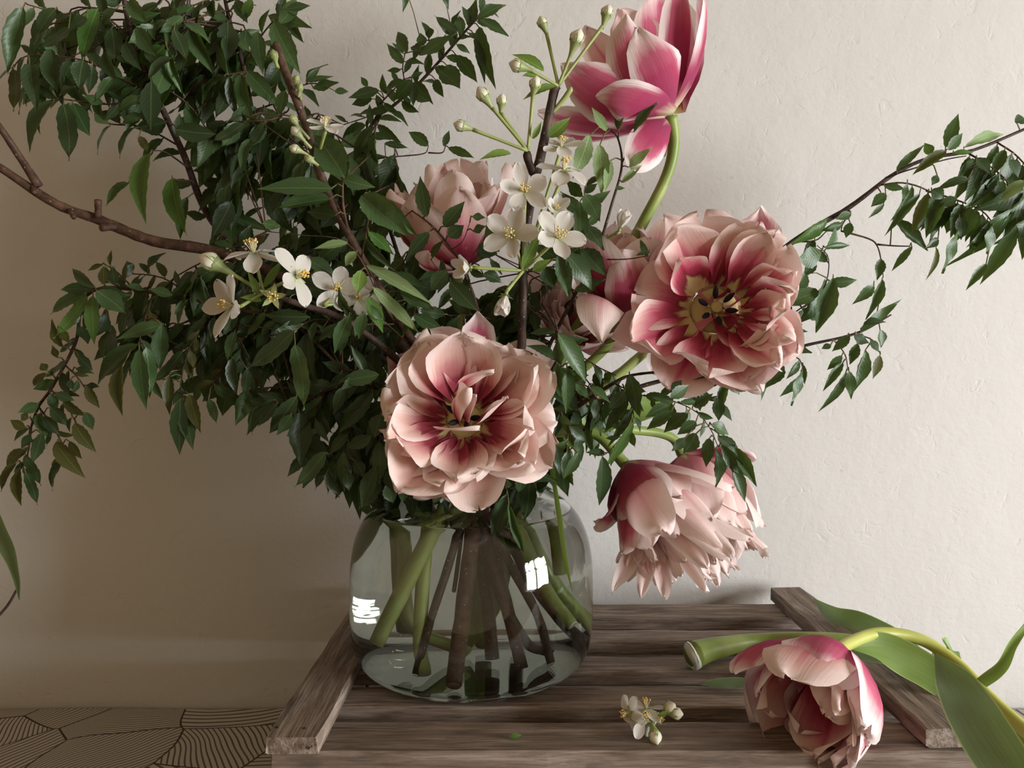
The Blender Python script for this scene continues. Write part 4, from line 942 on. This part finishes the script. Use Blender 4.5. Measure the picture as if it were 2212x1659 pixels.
tulip_stem(rt, [(1040, 1370, .05), (1035, 1250, .03), (1030, 1120, .02)], (.5, .3), [P(1180, 860, .66), P(1300, 760, .66)], C)
strap_leaf(rt, [V(1010, 1370, .04), V(1040, 1290, .04), V(1060, 1200, .03), V(1040, 1100, .02)], [.004, .02, .024, .01], Vector((.0, -1, 0)), 'tulip_leaf_light', .5)

# -- pale tulip low behind
C = P(1235, 730, .69); A = Vector((.1, -.75, .55)).normalized()
rt = root('tulip', V(1240, 1385, .0), 'smallest palest tulip showing only faintly between the front and open tulips', 'tulip', TG)
corolla(rt, C, A, [
    (7, .2, .058, .042, 62, 40, .7, .10, 'petal_pale', .005, .0),
    (7, .5, .052, .034, 54, 14, .8, .14, 'petal_pale', .005, .002),
    (6, .1, .044, .028, 40, 6, .8, .16, 'petal_pale', .004, .004)], 77)
tulip_stem(rt, [(1255, 1340, -.02), (1190, 1275, -.01), (1110, 1140, -.005)], (.5, .7), [P(1150, 900, .68)], C)

# -- the tulip lying on the crate
C = P(1802, 1418, .55); A = Vector((-.56, -.62, -.34)).normalized()
rt = root('tulip', P(1750, 1560, .53), 'magenta and white tulip with bowed stem lying on the crate', 'tulip')
up = Vector((.2, -.3, 1))
corolla(rt, C, A, [
    (6, .15, .084, .062, 66, -22, 1.0, .06, 'petal_magenta', .007, .0),
    (6, .6, .078, .054, 60, -14, 1.0, .08, 'petal_rose', .007, .002)], 88, up)
rr = random.Random(12)
for k in range(8):
    petal(rt, rr.choice(['petal_pale', 'petal_rose']), axis_spine(C, A, rad_(-30 - 22 * k + rr.uniform(-8, 8)), .074, rad_(50), rad_(rr.uniform(-20, 10)), .006, 1.0, 11, up, .003), .026, .9, .2, rr.randrange(9999), (1.2, .55), .1)
petal(rt, 'petal_magenta', bez_spine(C, P(1905, 1480, .51), P(1838, 1662, .485), Vector((-.8, .2, -.1)), 11, P(1905, 1580, .48)), .036, .9, .05, 97, (1.1, .5))
petal(rt, 'petal_magenta', bez_spine(C, P(1700, 1340, .54), P(1584, 1452, .515), Vector((0, -.3, -1)), 11, P(1600, 1390, .525)), .04, .8, .05, 98, (1.1, .5), point=.5)
petal(rt, 'petal_rose', bez_spine(C, P(1800, 1600, .51), P(1760, 1632, .497), Vector((-.2, .3, 1))), .05, .7, .07, 99)
m = MB(); stube(m, [(C, .0048), (P(1830, 1392, .565), .0046), (P(1900, 1368, .585), .0044), (P(1990, 1382, .59), .0044), (P(2070, 1436, .575), .0046), (P(2130, 1500, .55), .0048), (P(2190, 1556, .53), .005), (P(2290, 1640, .50), .0052)], 7, 10)
m.build('stem', M['stem_yellow'], rt)
strap_leaf(rt, [P(1840, 1400, .57), P(1900, 1400, .575), P(1980, 1440, .57), P(2060, 1490, .56), P(2130, 1540, .545)], [.003, .024, .027, .024, .012], Vector((-.25, -.75, .6)), 'tulip_leaf_light', .5, 3)
strap_leaf(rt, [P(2020, 1412, .55), P(2065, 1478, .525), P(2110, 1560, .495), P(2170, 1655, .47), P(2230, 1760, .455)], [.0015, .026, .033, .031, .02], Vector((-.3, -1, .35)), 'tulip_leaf', .35, 4)
strap_leaf(rt, [P(2125, 1480, .55), P(2165, 1440, .55), P(2185, 1390, .55), P(2215, 1345, .55), P(2260, 1290, .555)], [.012, .009, .008, .008, .003], Vector((-1, -.3, .3)), 'tulip_leaf_light', 1.1, 5, twist=2.5)
strap_leaf(rt, [P(1640, 1478, .592), P(1590, 1478, .596), P(1550, 1478, .598), P(1513, 1479, .600)], [.010, .0115, .0095, .001], Vector((0, -.4, 1)), 'tulip_leaf', .5, 6)

rt = root('cut_flower', P(1492, 1425, .642), 'thick cut green flower stalk with long leaves lying behind the fallen tulip', 'flower stalk')
m = MB(); stube(m, [(P(1497, 1415, .640), .0110), (P(1540, 1402, .652), .0092), (P(1640, 1384, .672), .0062), (P(1760, 1380, .655), .0056), (P(1860, 1388, .650), .0054), (P(1960, 1420, .62), .0052), (P(2060, 1480, .585), .0052), (P(2240, 1620, .53), .0052)], 7, 12)
st = m.build('stem', M['stem'], rt)
m = MB(); stube(m, [(P(1500, 1414, .640), .0112), (P(1494, 1417, .6395), .0116), (P(1490, 1418, .639), .0106), (P(1488, 1419, .639), .005)], 3, 12); m.build('cut_end', M['cut_end'], st)
strap_leaf(rt, [P(1758, 1293, .755), P(1800, 1330, .715), P(1860, 1350, .69), P(1930, 1385, .655), P(2000, 1430, .62)], [.001, .017, .022, .021, .012], Vector((-.3, -.8, .5)), 'tulip_leaf', .7, 7)
strap_leaf(rt, [P(1840, 1410, .60), P(1900, 1412, .60), P(1980, 1440, .595), P(2040, 1470, .585)], [.012, .02, .02, .01], Vector((0, -.7, .7)), 'tulip_leaf', .5, 8)
strap_leaf(rt, [P(2020, 1440, .60), P(2035, 1405, .61), P(2050, 1400, .605), P(2066, 1425, .59)], [.016, .018, .016, .008], Vector((.2, -.8, .3)), 'tulip_leaf_light', .6, 9)

# -- curled leaf at the left edge
rt = root('leaf_sprig', P(-190, 1795, .62), 'single curling green leaf on a dark stalk at the left edge', 'leaf')
strap_leaf(rt, [P(-70, 1070, .6), P(-22, 1108, .595), P(14, 1165, .592), P(36, 1235, .59), P(42, 1296, .592)], [.014, .026, .020, .011, .001], Vector((-.35, -.9, -.1)), 'tulip_leaf', .6, 10)
m = MB(); stube(m, [(P(38, 1270, .592), .0009), (P(15, 1310, .595), .0011), (P(-40, 1380, .6), .0014), (P(-130, 1570, .61), .0016), (P(-190, 1794, .62), .0018)], 4, 6); m.build('stalk', M['bark'], rt)
# ------------------------------------------------------------------ apple blossom twigs
def ovoid(m, C, A, r, l, n=10, mi=0, seams=0):
    A = A.normalized(); a = A.orthogonal().normalized(); b = A.cross(a); vs, fs = [], []; k_ = 9
    for i in range(k_ + 1):
        t = i / k_; z = -l / 2 + l * t; rr_ = r * math.sin(math.pi * min(max(t, .02), .98) ** .85) ** .75
        for k in range(n):
            q = 2 * math.pi * k / n + t * .8; e = 1 + (.07 * math.cos(5 * q) if seams else 0)
            vs.append(C + A * z + (a * math.cos(q) + b * math.sin(q)) * rr_ * e)
    for i in range(k_):
        for k in range(n):
            k2 = (k + 1) % n; fs.append((i * n + k, i * n + k2, (i + 1) * n + k2, (i + 1) * n + k))
    fs.append(tuple(range(n))[::-1]); fs.append(tuple(k_ * n + k for k in range(n))); m.add(vs, fs, None, mi)

def sepals(m, C, A, L, spread, n=5, w=.3):
    A = A.normalized(); a = A.orthogonal().normalized()
    for k in range(n):
        d = Matrix.Rotation(2 * math.pi * k / n, 3, A) @ a; s = A.cross(d)
        dv = (A * math.cos(spread) + d * math.sin(spread)).normalized(); nn = (A * math.sin(spread) - d * math.cos(spread))
        p = C + d * L * (.2 if spread > .8 else .66)
        m.add([p - s * L * w, p + s * L * w, p + dv * L * .55 + s * L * w * .7, p + dv * L * .55 - s * L * w * .7, p + dv * L + nn * L * .1], [(0, 1, 2, 3), (3, 2, 4)])

def bud(rt, C, A, r, open_=False, mat='bud'):
    """swollen flower bud: calyx with five sepals, petals folded shut"""
    m = MB(); stube(m, [(C - A * r * 2.6, r * .26), (C - A * r * 1.7, r * .40), (C - A * r * .9, r * .66), (C - A * r * .35, r * .92), (C - A * r * .1, r * .8)], 4, 10); sepals(m, C - A * r * .5, A, r * 1.35, .20, 5, .22)
    o = m.build('bud', M['calyx'], rt)
    m = MB(); ovoid(m, C + A * r * .25, A, r, r * 2.2, 15, 0, 1); m.build('petal', M[mat], o); return o

def blossom(rt, C, A, r, seed, tilt=(70, 75), n=5, stam=True, drop=()):
    rr = random.Random(seed); A = A.normalized(); m = MB(); ovoid(m, C - A * r * .16, A, r * .10, r * .34, 8); sepals(m, C - A * r * .02, A, r * .36, 1.5)
    o = m.build('blossom', M['calyx'], rt); ph = rr.uniform(0, 6)
    for k in range(n):
        if k in drop: continue
        sp = axis_spine(C, A, ph + 2 * math.pi * k / 5 + rr.uniform(-.15, .15), r * rr.uniform(.9, 1.1), rad_(rr.uniform(*tilt)), rad_(rr.uniform(*tilt) + rr.uniform(-25, 15)), r * .08, 1, 8)
        petal(o, 'petal_white', sp, r * rr.uniform(.62, .78), .6, .07, rr.randrange(9999), (1.25, .5), rr.choice([0, .05]), 7)
    if stam:
        ms = MB(); mt = MB(); a = A.orthogonal().normalized()
        for k in range(16):
            d = Matrix.Rotation(k * 2.4, 3, A) @ a; sp = rr.uniform(.1, .55); L = r * rr.uniform(.36, .5)
            tip = C + (A * math.cos(sp) + d * math.sin(sp)) * L; tube(ms, [C + d * r * .04, tip], [r * .014, r * .010], 4, 1, False); ovoid(ms, tip, A, r * .04, r * .10, 6)
        tag(ms.build('stamen_cluster', [M['anther'], M['filament']], o), kind='stuff')
    return o

def pedicel(rt, A_, B_, r=.0011, sag=.0):
    m = MB(); mid = (A_ + B_) / 2 + Vector((0, 0, -sag)); stube(m, [(A_, r * 1.1), (mid, r), (B_, r * 1.25)], 4, 7); m.build('pedicel', M['pedicel'], rt)

AG = 'white apple blossom twigs in the glass vase'
FWD = Vector((0, -1, 0))
# -- the central blossom twig
rt = root('blossom_twig', V(1060, 1440, .01), 'upright brown blossom twig in the middle with white open flowers and buds', 'twig', AG)
m = MB()
stube(m, [(V(1060, 1440, .01), .0042), (V(1050, 1280, .01), .0042), (V(1030, 1140, .0), .004)] + [(p, .0038) for p in NECK(.1, -.1)] + [(P(1115, 800, .62), .0036), (P(1128, 680, .60), .0034), (P(1130, 560, .59), .0034), (P(1150, 410, .585), .0034), (P(1166, 345, .585), .0036), (P(1182, 270, .585), .0036), (P(1196, 200, .585), .0034), (P(1204, 186, .585), .003)], 7, 9, 0, .06)
o = m.build('stem', M['bark'], rt)
m = MB(); stube(m, [(P(1152, 375, .585), .003), (P(1142, 350, .58), .003), (P(1139, 335, .578), .0032), (P(1140, 326, .577), .002)], 3, 8, 0, .08); m.build('spur', M['bark'], rt)
m = MB(); stube(m, [(P(1189, 248, .585), .0012), (P(1218, 214, .582), .002), (P(1232, 194, .58), .0021), (P(1234, 192, .58), .0012)], 3, 8); m.build('spur', M['pedicel'], rt)
hub = P(1140, 326, .576)
def pbud(hub, px, py, d, ax, r, rt=rt):
    C = P(px, py, d); A = Vector(ax).normalized(); pedicel(rt, hub, C - A * r * 2.0, .0012); bud(rt, C, A, r)
pbud(hub, 996, 272, .565, (-1, -.2, .25), .0042)
pbud(hub, 1044, 205, .57, (-.6, -.3, .8), .0050)
pbud(hub, 1084, 219, .575, (.1, -.3, 1), .0040)
pbud(hub, 1156, 182, .57, (.2, -.3, 1), .0044)
hub2 = P(1206, 186, .583)
pbud(hub2, 1118, 142, .57, (-1, -.2, .25), .0048)
pbud(hub2, 1172, 50, .585, (-.4, -.1, 1), .0040)
pbud(hub2, 1246, 84, .575, (.4, -.3, 1), .0054)
pbud(hub2, 1311, 28, .585, (.3, -.1, 1), .0046)
for (bx, by, tx, ty, w) in ((1175, 154, 1109, 111, 26), (1200, 187, 1130, 208, 22), (1185, 296, 1232, 253, 30), (1104, 332, 1036, 339, 20), (1165, 165, 1130, 160, 20), (1150, 300, 1170, 262, 14)):
    put_leaf(rt, P(bx, by, .575), P(tx, ty, .57), w * .575 / F, 'leaf_apple', .2, R, 1)
hub3 = P(1130, 585, .575)
def flower(rt, hub, px, py, d, ax, rpx, seed, **k):
    C = P(px, py, d); A = Vector(ax).normalized(); r = rpx * d / F; pedicel(rt, hub, C - A * r * .3, .0012); blossom(rt, C, A, r, seed, **k)
flower(rt, hub3, 1105, 508, .555, (-.25, -1, .1), 58, 1)
flower(rt, hub3, 1205, 512, .553, (.2, -1, .25), 60, 2)
flower(rt, hub3, 1133, 412, .556, (-.05, -1, .1), 56, 3)
flower(rt, hub3, 1218, 366, .565, (.15, -.5, .85), 56, 4, tilt=(95, 125))
flower(rt, hub3, 1212, 316, .58, (.1, -.5, .7), 48, 15, tilt=(80, 110))
flower(rt, hub3, 1200, 452, .57, (.2, -.8, .3), 34, 5, tilt=(45, 60))
flower(rt, hub3, 1012, 578, .56, (-.8, -.7, -.1), 38, 6, tilt=(30, 55))
flower(rt, hub3, 1092, 640, .555, (-.25, -.35, -1), 44, 7, tilt=(18, 36))
flower(rt, P(1300, 520, .6), 1340, 490, .575, (.3, -.3, 1), 38, 8, tilt=(12, 30))
for (bx, by, tx, ty, w) in ((1128, 580, 1168, 500, 26), (1150, 585, 1190, 560, 22)):
    put_leaf(rt, P(bx, by, .57), P(tx, ty, .565), w * .57 / F, 'leaf_apple', .2, R, 0)
# -- the blossom cluster on the left
rt2 = root('blossom_twig', V(1100, 1400, .045), 'blossom twig with three large white flowers in front of the foliage at the left', 'twig', AG)
m = MB()
stube(m, [(V(1100, 1400, .045), .0036), (V(1080, 1260, .03), .0036), (V(1040, 1120, .01), .0034)] + [(p, .0032) for p in NECK(-.2, -.3)] + [(P(900, 820, .60), .003), (P(760, 700, .575), .0026), (P(640, 655, .565), .0022), (P(572, 632, .558), .0018)], 7, 8, 0, .06)
m.build('stem', M['bark'], rt2)
hb = P(570, 632, .557)
flower(rt2, hb, 548, 545, .548, (-.1, -.35, 1), 62, 21, tilt=(88, 135))
flower(rt2, hb, 640, 598, .548, (.85, -.5, .2), 62, 22, tilt=(75, 105), drop=(4,))
flower(rt2, hb, 500, 660, .545, (-.65, -.8, .1), 66, 23)
blossom(rt2, P(590, 640, .55), Vector((.2, -1, 0)), .017, 24, drop=(0, 1, 2, 3, 4))
m = MB(); sepals(m, P(590, 641, .548), Vector((.1, -1, 0)), .0085, 1.35, 5, .28); m.build('calyx', M['calyx'], rt2)
C_ = P(456, 566, .55); A_ = Vector((-.75, -.3, .45)).normalized(); pedicel(rt2, hb, C_ - A_ * .013, .0013); bud(rt2, C_, A_, .0066)
flower(rt2, P(700, 660, .575), 728, 625, .585, (.2, -1, .1), 52, 25)
flower(rt2, P(700, 660, .575), 775, 645, .59, (.2, -1, .2), 46, 26)
for (bx, by, tx, ty, w) in ((560, 640, 535, 585, 18), (565, 650, 520, 640, 18), (570, 620, 610, 560, 18)):
    put_leaf(rt2, P(bx, by, .556), P(tx, ty, .55), w * .55 / F, 'leaf_apple', .3, R, 1)
# -- the budding twig at the upper left
rt3 = root('blossom_twig', V(1130, 1420, -.02), 'straight budding twig with pale swollen tip standing among the upper left leaves', 'twig', AG)
m = MB()
stube(m, [(V(1130, 1420, -.02), .0040), (V(1090, 1280, -.01), .0040), (V(1040, 1130, -.0), .0038)] + [(p, .0036) for p in NECK(.4, -.3)] + [(P(880, 720, .62), .0034), (P(760, 520, .60), .0033), (P(695, 385, .59), .0032), (P(660, 270, .585), .0031), (P(630, 190, .58), .0031), (P(605, 125, .58), .0032), (P(597, 98, .58), .0028), (P(595, 91, .58), .0014)], 7, 9, 0, .07)
m.build('stem', M['bark_warm'], rt3)
for (hx, hy, px, py, ax, r) in ((604, 150, 592, 120, (-.2, -.3, 1), .0032), (690, 350, 638, 322, (-1, -.3, .4), .0034), (672, 320, 640, 285, (-.7, -.3, .8), .0036), (668, 300, 634, 258, (-.6, -.3, 1), .0032), (640, 195, 640, 172, (.4, -.4, .9), .0026), (650, 215, 648, 190, (.3, -.4, .9), .0026), (700, 370, 668, 344, (-.8, -.4, .5), .003)):
    C_ = P(px, py, .572); A_ = Vector(ax).normalized(); pedicel(rt3, P(hx, hy, .58), C_ - A_ * r * 1.5, .0011); bud(rt3, C_, A_, r, mat='bud' if r > .0033 else 'calyx')
flower(rt3, P(690, 330, .585), 702, 272, .572, (.1, -.5, .8), 40, 31, tilt=(70, 110))
# -- the fallen sprig on the crate
rt4 = root('blossom_sprig', P(1395, 1585, .535), 'small fallen sprig of white blossom and round buds lying on the crate', 'blossom')
hs = P(1415, 1560, .528)
m = MB(); stube(m, [(hs, .0016), (P(1400, 1545, .53), .0014), (P(1380, 1540, .53), .0012)], 3, 7); m.build('stem', M['pedicel'], rt4)
blossom(rt4, P(1358, 1540, .527), Vector((-.8, -.5, .1)), .0125, 41, tilt=(85, 130))
blossom(rt4, P(1396, 1530, .53), Vector((-.1, .2, 1)), .014, 42, tilt=(95, 140))
blossom(rt4, P(1390, 1552, .523), Vector((.2, -.6, .6)), .0125, 44, tilt=(100, 150))
blossom(rt4, P(1422, 1552, .524), Vector((.3, -1, .3)), .010, 43, drop=(0, 1, 2, 3, 4))
for (px, py, d, ax, r) in ((1447, 1530, .528, (.4, -.5, .7), .0042), (1460, 1541, .525, (.8, -.5, .1), .0038), (1415, 1590, .517, (.1, -.8, -.5), .0044)):
    C_ = P(px, py, d); A_ = Vector(ax).normalized(); pedicel(rt4, hs, C_ - A_ * r * 1.5, .001); bud(rt4, C_, A_, r)
for (bx, by, tx, ty) in ((1418, 1570, 1425, 1588), (1420, 1545, 1445, 1536)):
    put_leaf(rt4, P(bx, by, .523), P(tx, ty, .52), .004, 'leaf_apple', .2, R, 1)
# -- a leaf bit dropped on the front slat
rt5 = root('fallen_leaf', P(1113, 1596, .5205), 'tiny green leaf fragment dropped on the front slat of the crate', 'leaf')
dd_ = (H - ST - .0015) * F / (1593 - CY)
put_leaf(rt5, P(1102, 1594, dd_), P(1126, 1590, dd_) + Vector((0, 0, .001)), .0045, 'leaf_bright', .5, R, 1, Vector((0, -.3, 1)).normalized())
